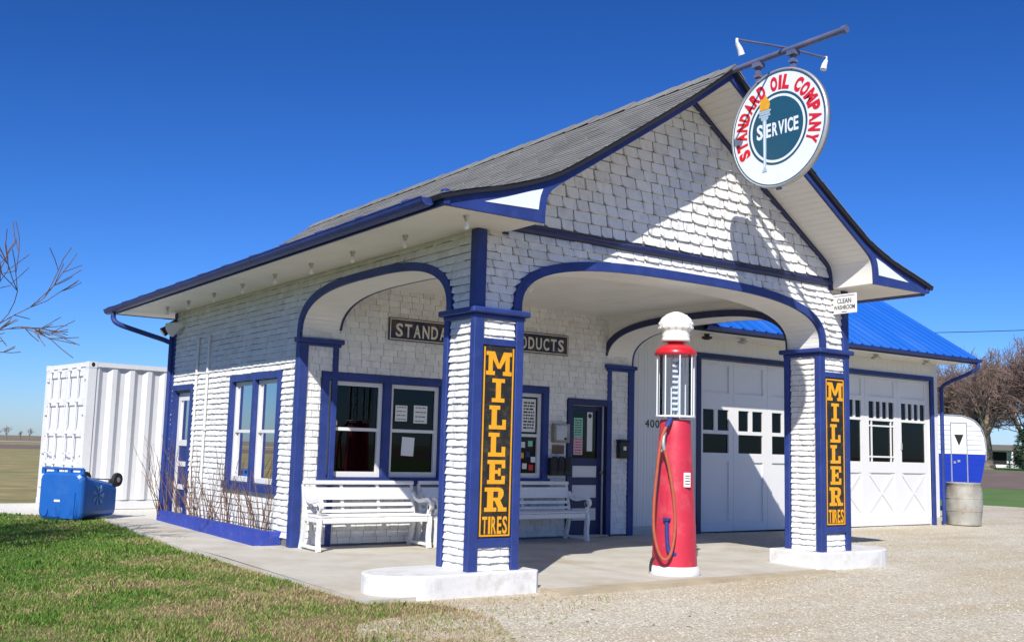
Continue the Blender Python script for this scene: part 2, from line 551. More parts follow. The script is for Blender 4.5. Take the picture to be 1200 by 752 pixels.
def thing(name, label, cat, loc=(0, 0, 0), group=None):
    o = bpy.data.objects.new(name, None)
    o.empty_display_size = 0.2
    o.location = loc
    COL.objects.link(o)
    o['label'] = label
    o['category'] = cat
    if group:
        o['group'] = group
    return o

def tag(o, label, cat, group=None):
    o['label'] = label
    o['category'] = cat
    if group:
        o['group'] = group
    return o

def copy_tree(o, parent=None):
    c = o.copy()
    COL.objects.link(c)
    if parent is not None:
        c.parent = parent
    for ch in list(o.children):
        copy_tree(ch, c)
    return c

def F(o, u, v, n):
    o, u, v, n = Vector(o), Vector(u), Vector(v), Vector(n)
    return lambda a, b, d: o + u * a + v * b + n * d

def FRONT(y):                         # faces -Y: u = X, v = Z
    return F((0, y, 0), (1, 0, 0), (0, 0, 1), (0, -1, 0))
def LEFT(x):                          # faces -X: u = Y, v = Z
    return F((x, 0, 0), (0, 1, 0), (0, 0, 1), (-1, 0, 0))
def RIGHT(x):                         # faces +X: u = Y
    return F((x, 0, 0), (0, 1, 0), (0, 0, 1), (1, 0, 0))

def smoothpoly(pts, n=6):
    """Catmull-Rom resample"""
    out = []
    P = [Vector(p) for p in pts]
    for i in range(len(P) - 1):
        p0 = P[max(i - 1, 0)]; p1 = P[i]; p2 = P[i + 1]; p3 = P[min(i + 2, len(P) - 1)]
        for k in range(n):
            t = k / n
            out.append(0.5 * ((2 * p1) + (p2 - p0) * t + (2 * p0 - 5 * p1 + 4 * p2 - p3) * t * t + (3 * p1 - p0 - 3 * p2 + p3) * t ** 3))
    out.append(P[-1])
    return [tuple(p) for p in out]

def offset2d(pts, d):
    out = []
    n = len(pts)
    for i, p in enumerate(pts):
        a = Vector(pts[max(i - 1, 0)]); b = Vector(pts[min(i + 1, n - 1)])
        t = (b - a).normalized()
        out.append((p[0] - t.y * d, p[1] + t.x * d))
    return out

def interp(pts, x):
    if x <= pts[0][0]:
        return pts[0][1]
    for (a, za), (b, zb) in zip(pts, pts[1:]):
        if x <= b:
            return za + (zb - za) * (x - a) / max(1e-9, b - a)
    return pts[-1][1]

# ---------------------------------------------------------------- lettering
def text_obj(s, fr, u, v, height, m, parent, name='letter', width=None, bold=0.0, depth=0.004, align='CENTER', sx=1.0, split=False):
    """flat lettering laid on frame fr, centred on u, baseline v"""
    cu = bpy.data.curves.new('txt', 'FONT')
    cu.body = s
    cu.size = 1.0
    cu.offset = bold
    cu.resolution_u = 3
    cu.align_x = 'LEFT'
    to = bpy.data.objects.new('txt', cu)
    COL.objects.link(to)
    dg = bpy.context.evaluated_depsgraph_get()
    me = bpy.data.meshes.new_from_object(to.evaluated_get(dg))
    bpy.data.objects.remove(to)
    vs = [v_.co.copy() for v_ in me.vertices]
    fs = [tuple(p.vertices) for p in me.polygons]
    bpy.data.meshes.remove(me)
    if not vs:
        return None
    x0 = min(p.x for p in vs); x1 = max(p.x for p in vs)
    k = height / 0.73
    kx = k * sx if width is None else width / (x1 - x0)
    off = {'CENTER': -(x0 + x1) / 2, 'LEFT': -x0}[align]
    mb = MB()
    n = len(vs)
    top = [fr(u + (p.x + off) * kx, v + p.y * k, depth) for p in vs]
    mb.add(top, fs)
    # edge walls give each character its thickness
    edges = {}
    for f in fs:
        for i in range(len(f)):
            e = (f[i], f[(i + 1) % len(f)])
            key = (min(e), max(e))
            edges[key] = None if key in edges else e
    bot = [fr(u + (p.x + off) * kx, v + p.y * k, depth * 0.05) for p in vs]
    mb.add(top + bot, [(e[1], e[0], n + e[0], n + e[1]) for e in edges.values() if e])
    return mb.build(name, m, parent)
# ---------------------------------------------------------------- gas station (house with a drive-under porch)
W, D, L = 5.835, 4.17, 9.5
PX, PY = 0.533, 0.515
ZC0, ZC1 = 2.636, 2.73          # capital
ZS = 3.526                      # eave soffit
OV, OVF, YB = 0.81, 0.653, 10.45
XC = W / 2

station = thing('gas_station', 'white shingled gas station with blue trim and arched porch', 'gas station', (XC, D, 0))

def arch_pts(u0, u1, zs, h, n=3.0, seg=44):
    c, a = (u0 + u1) / 2, (u1 - u0) / 2
    out = []
    for i in range(seg + 1):
        t = math.pi * (1 - i / seg)
        cs, sn = math.cos(t), math.sin(t)
        out.append((c + a * math.copysign(abs(cs) ** (2 / n), cs), zs + h * max(0, sn) ** (2 / n)))
    return out

ARF = arch_pts(PX, W - PX, ZC1, 0.585)
ARF_O = arch_pts(PX - 0.10, W - PX + 0.10, ZC1, 0.685)
ARL = arch_pts(PY, D, ZC1, 0.565, 2.9)
ARL_O = arch_pts(PY - 0.095, D + 0.095, ZC1, 0.66, 2.9)

# roof profiles (right half mirrored)
UPh = smoothpoly([(-0.90, 3.60), (-0.57, 3.70), (-0.14, 3.815), (0.35, 3.995), (0.75, 4.225), (1.24, 4.54), (1.8, 4.91), (2.35, 5.28), (XC, 5.69)], 4)
LOh = smoothpoly([(0.31, ZS), (0.318, 3.68), (0.35, 3.80), (0.45, 3.90), (0.76, 4.105), (1.24, 4.42), (1.8, 4.79), (2.35, 5.16), (XC, 5.56)], 4)
UP = UPh + [(W - x, z) for x, z in reversed(UPh[:-1])]
LO = LOh + [(W - x, z) for x, z in reversed(LOh[:-1])]

# --- porch frame: piers and arches in one masonry frame
front = FRONT(0.0)
mb = MB()
poly = [(0, 0.10), (PX, 0.10), (PX, ZC1)] + ARF[1:-1] + [(W - PX, ZC1), (W - PX, 0.10), (W, 0.10), (W, ZS - 0.003), (0, ZS - 0.003)]
mb.prism(poly, front, -PY, 0)
mb.build('porch_front_frame', M['bead_z'], station)
for side in (0, 1):
    fr = LEFT(0.0) if side == 0 else RIGHT(W)
    mb = MB()
    poly = [(PY, ZC1)] + ARL[1:-1] + [(D, ZC1), (D, ZS - 0.003), (PY, ZS - 0.003)]
    mb.prism(poly, fr, -PX, 0)
    mb.build('porch_side_arch', M['bead_z'], station)
mb = MB()
mb.box(PX + 0.002, W - PX - 0.002, PY + 0.002, D - 0.002, ZS - 0.02, ZS + 0.02)
ceil = mb.build('porch_ceiling', M['cream'], station)

# --- dark sheets behind the shingles, their grey stands in for shade in the gaps
mb = MB()
mb.prism([(0.05, ZC1 + .01), (PX - .05, ZC1 + .01)] + ARF_O[4:-4] + [(W - PX + .05, ZC1 + .01), (W - .05, ZC1 + .01), (W - .05, 3.56), (.05, 3.56)], front, 0.0, 0.002)
for x0 in (0, W - PX):
    mb.rect(front, x0 + 0.04, x0 + PX - 0.04, 0.16, ZC0 - .01, 0.0, 0.002)
    mb.rect(FRONT(PY), x0 + 0.04, x0 + PX - 0.04, 0.16, ZC0 - .01, -0.002, 0.0)
    mb.rect(LEFT(x0), 0.04, PY - 0.04, 0.16, ZC0 - .01, 0.0, 0.002)
    mb.rect(RIGHT(x0 + PX), 0.04, PY - 0.04, 0.16, ZC0 - .01, 0.0, 0.002)
for fr in (LEFT(0.0), RIGHT(W)):
    mb.prism([(0.05, ZC1 + .01), (PY - .05, ZC1 + .01)] + ARL_O[4:-4] + [(D + .05, ZC1 + .01), (D + .05, ZS - .01), (.05, ZS - .01)], fr, 0.0, 0.002)
mb.build('gap_shade_sheet', M['backing'], station)

# --- walls of the office with real openings
def grid_wall(mb, fr, us, vs, solid, d0, d1):
    for i in range(len(us) - 1):
        for j in range(len(vs) - 1):
            if not solid(i, j):
                continue
            u0, u1, v0, v1 = us[i], us[i + 1], vs[j], vs[j + 1]
            mb.add([fr(u0, v0, d1), fr(u1, v0, d1), fr(u1, v1, d1), fr(u0, v1, d1)], [(0, 1, 2, 3)])
            mb.add([fr(u0, v0, d0), fr(u1, v0, d0), fr(u1, v1, d0), fr(u0, v1, d0)], [(3, 2, 1, 0)])
            def s(a, b):
                return 0 <= a < len(us) - 1 and 0 <= b < len(vs) - 1 and solid(a, b)
            for (a, b, p, q) in ((i - 1, j, (u0, v0), (u0, v1)), (i + 1, j, (u1, v1), (u1, v0)), (i, j - 1, (u1, v0), (u0, v0)), (i, j + 1, (u0, v1), (u1, v1))):
                if not s(a, b):
                    mb.add([fr(*p, d0), fr(*q, d0), fr(*q, d1), fr(*p, d1)], [(0, 1, 2, 3)])

def wall_holes(fr, u0, u1, v0, v1, holes, d0, d1):
    us = sorted({u0, u1} | {h[0] for h in holes} | {h[1] for h in holes})
    vs = sorted({v0, v1} | {h[2] for h in holes} | {h[3] for h in holes})
    def solid(i, j):
        cu, cv = (us[i] + us[i + 1]) / 2, (vs[j] + vs[j + 1]) / 2
        return not any(h[0] < cu < h[1] and h[2] < cv < h[3] for h in holes)
    mb = MB()
    grid_wall(mb, fr, us, vs, solid, d0, d1)
    return mb

LW_HOLE = [(4.82, 6.58, 0.76, 2.22), (8.46, 9.30, 0.02, 2.14)]
FW_HOLE = [(0.40, 2.17, 0.90, 2.22), (3.24, 4.02, 0.90, 2.22), (4.58, 5.30, 0.02, 2.08)]
wall_holes(LEFT(0.0), D, L, 0.0, ZS - .003, LW_HOLE, -0.16, 0.0).build('office_side_wall', M['backing'], station)
wall_holes(FRONT(D), 0.16, W - .001, 0.0, ZS - .003, FW_HOLE, -0.16, 0.0).build('office_front_wall', M['backing'], station)
mb = MB()
mb.box(W - 0.16, W - .002, D + .161, L - 0.161, 0, ZS - .003)
mb.build('office_right_wall', M['white'], station)
mb = MB()
mb.box(0, W, L - 0.16, L, 0, ZS - .003)
mb.build('office_rear_wall', M['white'], station)
mb = MB()
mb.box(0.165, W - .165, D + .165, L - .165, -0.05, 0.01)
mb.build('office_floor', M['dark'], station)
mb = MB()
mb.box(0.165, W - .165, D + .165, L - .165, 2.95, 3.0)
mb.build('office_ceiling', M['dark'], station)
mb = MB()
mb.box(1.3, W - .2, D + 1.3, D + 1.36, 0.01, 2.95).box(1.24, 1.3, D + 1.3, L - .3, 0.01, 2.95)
mb.build('added_dark_backdrop', M['dark'], station)  # added near-black panels that keep the view through the windows dark

# --- shingles: every whole one on the gable and porch front is an object, cut and far ones are joined
def shingle_cell(mb, fr, us, vlo, vhi, gap, butt, wob):
    """one shingle: columns us, bottom heights vlo, top heights vhi; thick at the butt"""
    n = len(us)
    base = 0.0025
    vs_, fs = [], []
    for i in range(n):
        b = butt * (1 + wob * math.sin(i * 1.7 + us[0] * 31))
        vs_ += [fr(us[i], vlo[i], base), fr(us[i], vlo[i], base + b), fr(us[i], vhi[i], base + 0.0015)]
    for i in range(n - 1):
        a, c = 3 * i, 3 * (i + 1)
        fs += [(a + 1, c + 1, c + 2, a + 2), (a, c, c + 1, a + 1)]
    fs += [(0, 1, 2), (3 * n - 3, 3 * n - 1, 3 * n - 2)]
    mb.add(vs_, fs)

VARIANTS = []
for k in range(10):
    r = random.Random(100 + k)
    mbv = MB()
    tilt = r.uniform(-0.07, 0.07)
    us = [-0.468, -0.38, -0.20, 0.15, 0.468]
    cv_ = r.uniform(.10, .36)
    lo = [-0.475 + tilt * u + r.uniform(-.015, .015) + (cv_ if u < -.45 else cv_ * .3 if u < -.3 else 0) for u in us]
    hi = [0.50] * 5
    b = r.uniform(0.75, 1.35)
    vs_, fs = [], []
    for i, u in enumerate(us):
        bb = 0.022 * b * (1 + r.uniform(-.25, .45))
        vs_ += [(u, lo[i], 0), (u, lo[i], bb), (u, hi[i], 0.0015)]
    for i in range(4):
        a, c = 3 * i, 3 * (i + 1)
        fs += [(a + 1, c + 1, c + 2, a + 2), (a, c, c + 1, a + 1)]
    fs += [(0, 1, 2), (12, 14, 13)]
    mbv.add(vs_, fs)
    me = mbv.mesh('shingle')
    me.materials.append(M['shingle'])
    VARIANTS.append(me)

SH_COUNT = [0]
def shingles(mb, fr, rect, row, wid, zlow=None, zhigh=None, holes=(), butt=0.019, indiv=None, seed=0, slack=1.0):
    """lay rows of shingles in rect=(u0,u1,v0,v1) of frame fr"""
    r = random.Random(seed)
    u0, u1, v0, v1 = rect
    v = v0
    while v < v1 - 0.01:
        h = row * r.uniform(0.97, 1.03)
        u = u0 - r.uniform(0, wid)
        vt = min(v + h, v1)
        while u < u1:
            w = wid * r.uniform(0.72, 1.25)
            segs = [(max(u, u0), min(u + w, u1))]
            cv = (v + vt) / 2
            for h_ in holes:
                if h_[2] < cv < h_[3]:
                    nx = []
                    for a, b in segs:
                        if b <= h_[0] or a >= h_[1]:
                            nx.append((a, b))
                        else:
                            if a < h_[0]: nx.append((a, h_[0]))
                            if b > h_[1]: nx.append((h_[1], b))
                    segs = nx
            for a, b in segs:
                if b - a < 0.012:
                    continue
                g = 0.006
                a2, b2 = a + g / 2, b - g / 2
                cols = [a2 + (b2 - a2) * t / 3 for t in range(4)]
                tl = r.uniform(-.03, .03) * row
                gp = r.choice((.0, .01, .03, .05, .08)) * row * slack
                bot = [v + gp + r.uniform(0, .02) * row + tl * (t - 1.5) / 1.5 for t in range(4)]
                top = [vt] * 4
                cut = (b - a) < w - 1e-6
                if zlow:
                    nb = [max(q, zlow(c)) for q, c in zip(bot, cols)]
                    if any(x > y + 1e-6 for x, y in zip(nb, bot)): cut = True
                    bot = nb
                if zhigh:
                    nt_ = [min(q, zhigh(c)) for q, c in zip(top, cols)]
                    if any(x < y - 1e-6 for x, y in zip(nt_, top)): cut = True
                    top = nt_
                if vt >= v1 - 1e-6:
                    top = [min(t_, v1) for t_ in top]
                if max(t_ - b_ for t_, b_ in zip(top, bot)) < 0.012:
                    continue
                bot = [min(b_, t_ - 0.001) for t_, b_ in zip(top, bot)]
                if indiv is not None and not cut and SH_COUNT[0] < 300:
                    o = bpy.data.objects.new('shingle', r.choice(VARIANTS))
                    p = fr((a + b) / 2, (v + vt) / 2, 0.0025)
                    ux = fr(1, 0, 0) - fr(0, 0, 0); vx = fr(0, 1, 0) - fr(0, 0, 0); nx_ = fr(0, 0, 1) - fr(0, 0, 0)
                    ang = r.uniform(-.02, .02)
                    ca, sa = math.cos(ang), math.sin(ang)
                    u2 = (ux * ca + vx * sa) * (b - a); v2 = (-ux * sa + vx * ca) * (vt - v)
                    mw = Matrix((u2, v2, nx_)).transposed().to_4x4()
                    mw.translation = p
                    o.matrix_world = mw
                    COL.objects.link(o)
                    o.parent = indiv
                    o.matrix_parent_inverse = parent_inverse(indiv)
                    SH_COUNT[0] += 1
                else:
                    shingle_cell(mb, fr, cols, bot, top, g, butt * r.uniform(.75, 1.3), 0.3)
            u += w
        v += h

mb = MB()
mb.prism([(x, z + (0.004 if False else 0)) for x, z in LO], front, -0.12, 0.0)
gable = mb.build('gable_wall', M['backing'], station)
gmb = MB()
lo_in = lambda x: interp(LO, x)
shingles(gmb, front, (0.33, W - 0.33, 3.66, 5.52), 0.122, 0.205, zhigh=lo_in, indiv=gable, seed=3, butt=0.022)
arf_o = lambda x: interp(ARF_O, x) if ARF_O[0][0] < x < ARF_O[-1][0] else 0
shingles(gmb, front, (0.09, W - 0.09, ZC1, 3.565), 0.083, 0.20, zlow=arf_o, indiv=gable, seed=4)
gmb.build('front_shingles', M['shingle'], station, kind='stuff')
wmb = MB()
arl_o = lambda y: interp(ARL_O, y) if ARL_O[0][0] < y < ARL_O[-1][0] else 0
shingles(wmb, LEFT(0.0), (0.09, D + 0.13, ZC1, ZS), 0.082, 0.20, zlow=arl_o, seed=5)
shingles(wmb, LEFT(0.0), (D + 0.09, L - 0.05, 0.10, ZS), 0.082, 0.20, seed=6, zlow=lambda y: (ZC1 if y < D + .095 else 0),
         holes=[(4.73, 6.67, 0.66, 2.33), (8.36, 9.40, 0.0, 2.27)])
wmb.build('side_wall_shingles', M['shingle'], station, kind='stuff')
omb = MB()
shingles(omb, FRONT(D), (0.09, W - 0.09, 0.03, ZS - .02), 0.088, 0.18, seed=7, slack=0.2, butt=0.012,
         holes=[(0.30, 2.27, 0.80, 2.30), (3.14, 4.12, 0.80, 2.30), (4.48, 5.40, 0.0, 2.16)])
omb.build('office_front_shingles', M['shingle'], station, kind='stuff')
for side, x0 in enumerate((0, W - PX)):
    pmb = MB()
    shingles(pmb, front, (x0 + 0.085, x0 + PX - 0.065, 0.155, ZC0), 0.070, 0.185, seed=8 + side,
             holes=[(x0 + .0, x0 + PX, 0.40, 2.42)])
    shingles(pmb, F((0, PY, 0), (1, 0, 0), (0, 0, 1), (0, 1, 0)), (x0 + 0.07, x0 + PX - 0.07, 0.155, ZC0), 0.070, 0.185, seed=18 + side)
    shingles(pmb, LEFT(x0), (0.07, PY - 0.06, 0.155, ZC0), 0.070, 0.185, seed=28 + side)
    shingles(pmb, RIGHT(x0 + PX), (0.07, PY - 0.06, 0.155, ZC0), 0.070, 0.185, seed=38 + side)
    pmb.build('pier_shingles', M['shingle'], station, kind='stuff')

# --- blue trim
def trim(name, m='blue'):
    mb = MB()
    return mb
T = 0.036
for side, x0 in enumerate((0, W - PX)):
    mb = MB()
    x1 = x0 + PX
    # corner posts of the pier (L-shaped boards at the four corners)
    wl, wr = 0.075, 0.06
    for (xa, xb) in ((x0 - T, x0 + wl), (x1 - wr, x1 + T)):
        mb.bbox(xa, xb, -T, 0.05, 0.15, ZC0 + .002, 0.006)
        mb.bbox(xa, xb, PY - 0.05, PY + T, 0.15, ZC0 + .002, 0.006)
    mb.bbox(x0 + wl - .005, x1 - wr + .005, -T + .003, 0.01, 2.36, 2.43, 0.005)
    mb.bbox(x0 + wl - .005, x1 - wr + .005, -T + .003, 0.01, 0.38, 0.47, 0.005)
    mb.build('pier_trim', M['blue'], station)
    mb = MB()
    mb.bbox(x0 - 0.085, x1 + 0.085, -0.085, PY + 0.085, ZC0 + 0.035, ZC1, 0.012)
    mb.bbox(x0 - 0.045, x1 + 0.045, -0.045, PY + 0.045, ZC0 - 0.01, ZC0 + 0.038, 0.012)
    mb.build('pier_capital', M['blue'], station)
    mb = MB()
    if side == 0:
        mb.bbox(-T, 0.085, -T, 0.085, ZC1, ZS - .004, 0.006)
    else:
        mb.bbox(W - 0.085, W + T, -T, 0.085, ZC1, ZS - .004, 0.006)
    mb.build('corner_board', M['blue'], station)
mb = MB()
mb.strip(ARF, ARF_O, front, -0.004, T)
mb.build('front_arch_trim', M['blue'], station)
for fr in (LEFT(0.0), RIGHT(W)):
    mb = MB()
    mb.strip(ARL, ARL_O, fr, -0.004, T)
    mb.build('side_arch_trim', M['blue'], station)
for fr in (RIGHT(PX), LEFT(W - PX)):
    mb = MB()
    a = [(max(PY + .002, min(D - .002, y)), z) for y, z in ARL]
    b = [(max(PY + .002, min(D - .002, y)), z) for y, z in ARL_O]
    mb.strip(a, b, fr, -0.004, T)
    mb.build('inner_arch_trim', M['door_shade_blue'], station)  # darker than the outer trim: porch shade put into its blue
# pilasters where the arches meet the office
for side in (0, 1):
    mb = MB()
    if side == 0:
        mb.bbox(-T, 0.09, D - T, D + 0.10, 0.0, ZC0 + .002, 0.006)
        mb.bbox(PX - 0.08, PX, D - T, D + .002, 0.0, ZC0 + .002, 0.006)
    else:
        mb.bbox(W - 0.085, W + T, D - T, D + 0.07, 0.0, ZC0 + .002, 0.006)
        mb.bbox(W - PX, W - PX + 0.08, D - T, D + .002, 0.0, ZC0 + .002, 0.006)
    mb.build('pilaster_trim', M['blue'], station)
    mb = MB()
    x0, x1 = (-0.07, PX + 0.06) if side == 0 else (W - PX - 0.06, W + 0.07)
    mb.bbox(x0, x1, D - 0.075, D + 0.10, ZC0 + 0.03, ZC1 - .002, 0.01)
    mb.bbox(x0 + .03, x1 - .03, D - 0.045, D + 0.09, ZC0 - 0.01, ZC0 + 0.033, 0.01)
    mb.build('pilaster_capital', M['blue'], station)
mb = MB()
mb.bbox(-T, 0.06, L - 0.06, L + T, 0.0, ZS - .004, 0.006)
mb.build('corner_board', M['blue'], station)
# round moulding framing the gable
mb = MB()
mb.tube([(0.25, -0.02, 3.60), (W - 0.25, -0.02, 3.60)], 0.042, 10)
mb.build('gable_rail', M['door_shade_blue'], station)
mb = MB()
lo_off = [(x, -0.02, z - 0.02) for x, z in LO]
mb.tube(lo_off, 0.036, 8)
mb.build('gable_moulding', M['door_shade_blue'], station)

# --- roof: soffits, bargeboards, deck, asphalt shingles
mb = MB()
for s in (0, 1):
    fx = (lambda x: x) if s == 0 else (lambda x: W - x)
    mb.box(min(fx(-OV), fx(0.31)), max(fx(-OV), fx(0.31)), -OVF, -0.001, ZS, ZS + 0.02)
    mb.box(min(fx(-OV), fx(0.02)), max(fx(-OV), fx(0.02)), -0.001, YB, ZS, ZS + 0.02)
mb.box(-OV, W + OV, L - .01, YB - .001, ZS + .004, ZS + 0.018)
mb.build('eave_soffit', M['cream'], station)
mb = MB()
n = len(LO)
lo_up = [(x, z + 0.02) for x, z in LO]
fy = F((0, 0, 0), (1, 0, 0), (0, 0, 1), (0, -1, 0))
mb.strip(LO, lo_up, fy, 0.0, OVF - .001)
mb.build('rake_soffit', M['bead_x'], station)
UPd = offset2d(UP, -0.045)
bp = [(-OV - .03, ZS - 0.012)] + [(x, z) for x, z in UPd if x > -OV - .02 and x < W + OV + .02] + [(W + OV + .03, ZS - 0.012), (W - 0.31, ZS - 0.012)] + list(reversed(LO[1:-1])) + [(0.31, ZS - 0.012)]
mb = MB()
mb.prism(bp, fy, OVF, OVF + 0.035)
mb.build('bargeboard', M['blue'], station)
mb = MB()
mb.prism(bp, fy, -YB, -YB + .03)
mb.build('bargeboard', M['blue'], station)
for s in (0, 1):
    fx = (lambda x: x) if s == 0 else (lambda x: W - x)
    tri = [(-0.40, 3.612), (0.225, 3.632)] + [(0.232, 3.70), (0.245, 3.77), (0.275, 3.845)] + [(0.12, 3.795), (-0.14, 3.70)]
    mb = MB()
    mb.prism([(fx(x), z) for x, z in tri], fy, OVF + 0.03, OVF + 0.041)
    mb.build('bargeboard_inset', M['enamel_white'], station)
deck_top = UP
mb = MB()
mb.strip(UPd, UP, fy, -YB - .04, OVF + 0.075)
deck = mb.build('roof_deck', M['black'], station)
mb = MB()
for s in (0, 1):
    prof = UPh if s == 0 else [(W - x, z) for x, z in UPh]
    # arc length parameterisation
    acc = [0]
    for a, b in zip(prof, prof[1:]):
        acc.append(acc[-1] + math.hypot(b[0] - a[0], b[1] - a[1]))
    def at(sv):
        sv = max(0, min(acc[-1], sv))
        for i in range(len(acc) - 1):
            if sv <= acc[i + 1] + 1e-9:
                t = (sv - acc[i]) / (acc[i + 1] - acc[i])
                p = Vector((prof[i][0] + (prof[i + 1][0] - prof[i][0]) * t, 0, prof[i][1] + (prof[i + 1][1] - prof[i][1]) * t))
                d = Vector((prof[i + 1][0] - prof[i][0], 0, prof[i + 1][1] - prof[i][1])).normalized()
                nn = Vector((-d.z, 0, d.x)) if s == 0 else Vector((d.z, 0, -d.x))
                if nn.z < 0: nn = -nn
                return p, nn
    rr = random.Random(40 + s)
    k = 0
    sv = -0.0
    while sv < acc[-1] - 0.02:
        y = -OVF - 0.08 - (0.17 if k % 2 else 0) - rr.uniform(0, .03)
        while y < YB + 0.04:
            w = 0.33
            ya, yb = max(y + 0.004, -OVF - 0.085), min(y + w - 0.004, YB + 0.045)
            if yb - ya > 0.02:
                j = rr.uniform(-.012, .012)
                p0, n0 = at(sv + j)
                p1, n1 = at(sv + 0.145)
                lift = 0.010 + rr.uniform(0, 0.004)
                A = p0 + n0 * lift; B = p1 + n1 * 0.004; C0 = p0 + n0 * 0.001
                v_ = [(A.x, ya, A.z), (A.x, yb, A.z), (B.x, yb, B.z), (B.x, ya, B.z), (C0.x, ya, C0.z), (C0.x, yb, C0.z)]
                mb.add(v_, [(0, 1, 2, 3), (4, 5, 1, 0), (4, 0, 3), (1, 5, 2)])
            y += w
        sv += 0.14
        k += 1
mb.build('roof_shingles', M['roof'], station, kind='stuff')
mb = MB()
y = -OVF - 0.09
rr = random.Random(3)
while y < YB:
    w = 0.26
    h = rr.uniform(-.006, .010)
    c = [(XC - 0.17, 5.565), (XC, 5.705), (XC + 0.17, 5.565)]
    for q in (0, 1):
        (xa, za), (xb, zb) = c[q], c[q + 1]
        v_ = [(xa, y, za + .03 + h), (xb, y, zb + .03 + h), (xb, y + w, zb + .018 + h), (xa, y + w, za + .018 + h),
              (xa, y, za + .01), (xb, y, zb + .01)]
        mb.add(v_, [(0, 1, 2, 3), (4, 5, 1, 0)])
    y += w - 0.02
mb.build('ridge_cap', M['roof'], station)
# fascias and half-round gutters
def half_gutter(mb, cx, zt, r, y0, y1):
    pts_o = [(cx - r * math.cos(math.pi * i / 12), zt - r * math.sin(math.pi * i / 12)) for i in range(13)]
    pts_i = [(cx - (r - .006) * math.cos(math.pi * i / 12), zt - (r - .006) * math.sin(math.pi * i / 12)) for i in range(13)]
    mb.strip(pts_o, pts_i, fy, -y1, -y0)
    mb.tube([(cx - r, y0, zt), (cx - r, y1, zt)], 0.009, 6)
    mb.add([(p[0], y0, p[1]) for p in pts_o], [tuple(range(13))])
    mb.add([(p[0], y1, p[1]) for p in pts_o], [tuple(reversed(range(13)))])
for s in (0, 1):
    fx = (lambda x: x) if s == 0 else (lambda x: W - x)
    mb = MB()
    mb.box(min(fx(-OV), fx(-OV - .028)), max(fx(-OV), fx(-OV - .028)), -OVF + .001, YB - .001, ZS - 0.012, 3.62)
    mb.build('fascia', M['blue'], station)
    mb = MB()
    half_gutter(mb, fx(-OV - 0.115), 3.585, 0.08, -OVF + 0.10, YB + 0.05)
    g = mb.build('gutter', M['blue'], station)
    y = -OVF + 0.45
    while y < YB:
        m2 = MB()
        x0 = fx(-OV - 0.02); x1 = fx(-OV - 0.20)
        m2.tube([(x0, y, 3.655), ((x0 + x1) / 2, y, 3.635), (x1, y, 3.60), (x1, y, 3.575)], 0.007, 5)
        m2.build('gutter_strap', M['blue'], g)
        y += 0.95
    mb = MB()
    mb.bbox(min(fx(-OV - .04), fx(-OV + .03)), max(fx(-OV - .04), fx(-OV + .03)), -OVF - 0.055, -OVF + 0.02, ZS - .01, 3.66, 0.008)
    mb.build('gutter_end_block', M['blue'], station)
mb = MB()
mb.tube(smoothpoly([(-OV - .115, YB - 0.35, 3.53), (-OV - .115, YB - .36, 3.40), (-OV - .02, YB - .42, 3.30), (-0.42, L + .42, 3.17), (-0.08, L + .10, 3.02), (-0.055, L + .06, 2.90), (-0.055, L + .06, 0.0)], 4), 0.045, 8)
mb.build('downspout', M['blue'], station)
# bare bulbs under the eave
for (bx_, by_) in [(-0.41, -0.40), (-0.38, 0.82), (-0.38, 2.03), (-0.40, 3.1), (-0.41, 4.2), (-0.41, 5.35), (-0.40, 6.53), (-0.40, 7.7), (-0.41, 8.75)]:
    mb = MB()
    mb.lathe([(0.032, 0), (0.030, -0.02), (0.018, -0.035), (0.016, -0.06)], (bx_, by_, ZS), 10)
    bo = mb.build('bulb_socket', M['steel'], station)
    mb = MB()
    mb.lathe([(0.014, -0.06), (0.022, -0.075), (0.030, -0.10), (0.026, -0.122), (0.010, -0.134)], (bx_, by_, ZS), 10)
    mb.build('light_bulb', M['milk'], bo)
for (x, y) in ((2.35, 2.3),):
    mb = MB()
    mb.lathe([(0.035, 0), (0.030, -0.02), (0.016, -0.04)], (x, y, ZS - .02), 10)
    bo = mb.build('bulb_socket', M['steel'], station)
    mb = MB()
    mb.lathe([(0.014, -0.04), (0.024, -0.06), (0.032, -0.09), (0.012, -0.125)], (x, y, ZS - .02), 10)
    mb.build('light_bulb', M['milk'], bo)

# --- windows and doors
def sash_window(fr, u0, u1, v0, v1, parent, dep=-0.03):
    """double hung sash: frame with two panes"""
    mb = MB()
    s = 0.055
    mb.rect(fr, u0, u0 + s, v0, v1, dep - 0.05, dep)
    mb.rect(fr, u1 - s, u1, v0, v1, dep - 0.05, dep)
    mb.rect(fr, u0 + s, u1 - s, v1 - s, v1, dep - 0.05, dep - .002)
    mb.rect(fr, u0 + s, u1 - s, v0, v0 + s * 1.3, dep - 0.05, dep - .002)
    vm = (v0 + v1) / 2 + 0.0
    mb.rect(fr, u0 + s, u1 - s, vm - 0.022, vm + 0.022, dep - 0.055, dep - .004)
    wo_ = mb.build('window', M['white'], parent)
    for (a, b, dd) in ((v0 + s * 1.3, vm - .022, dep - .042), (vm + .022, v1 - s, dep - .028)):
        m2 = MB()
        m2.rect(fr, u0 + s, u1 - s, a, b, dd - 0.004, dd)
        m2.build('pane', M['glass'], wo_)
    return wo_

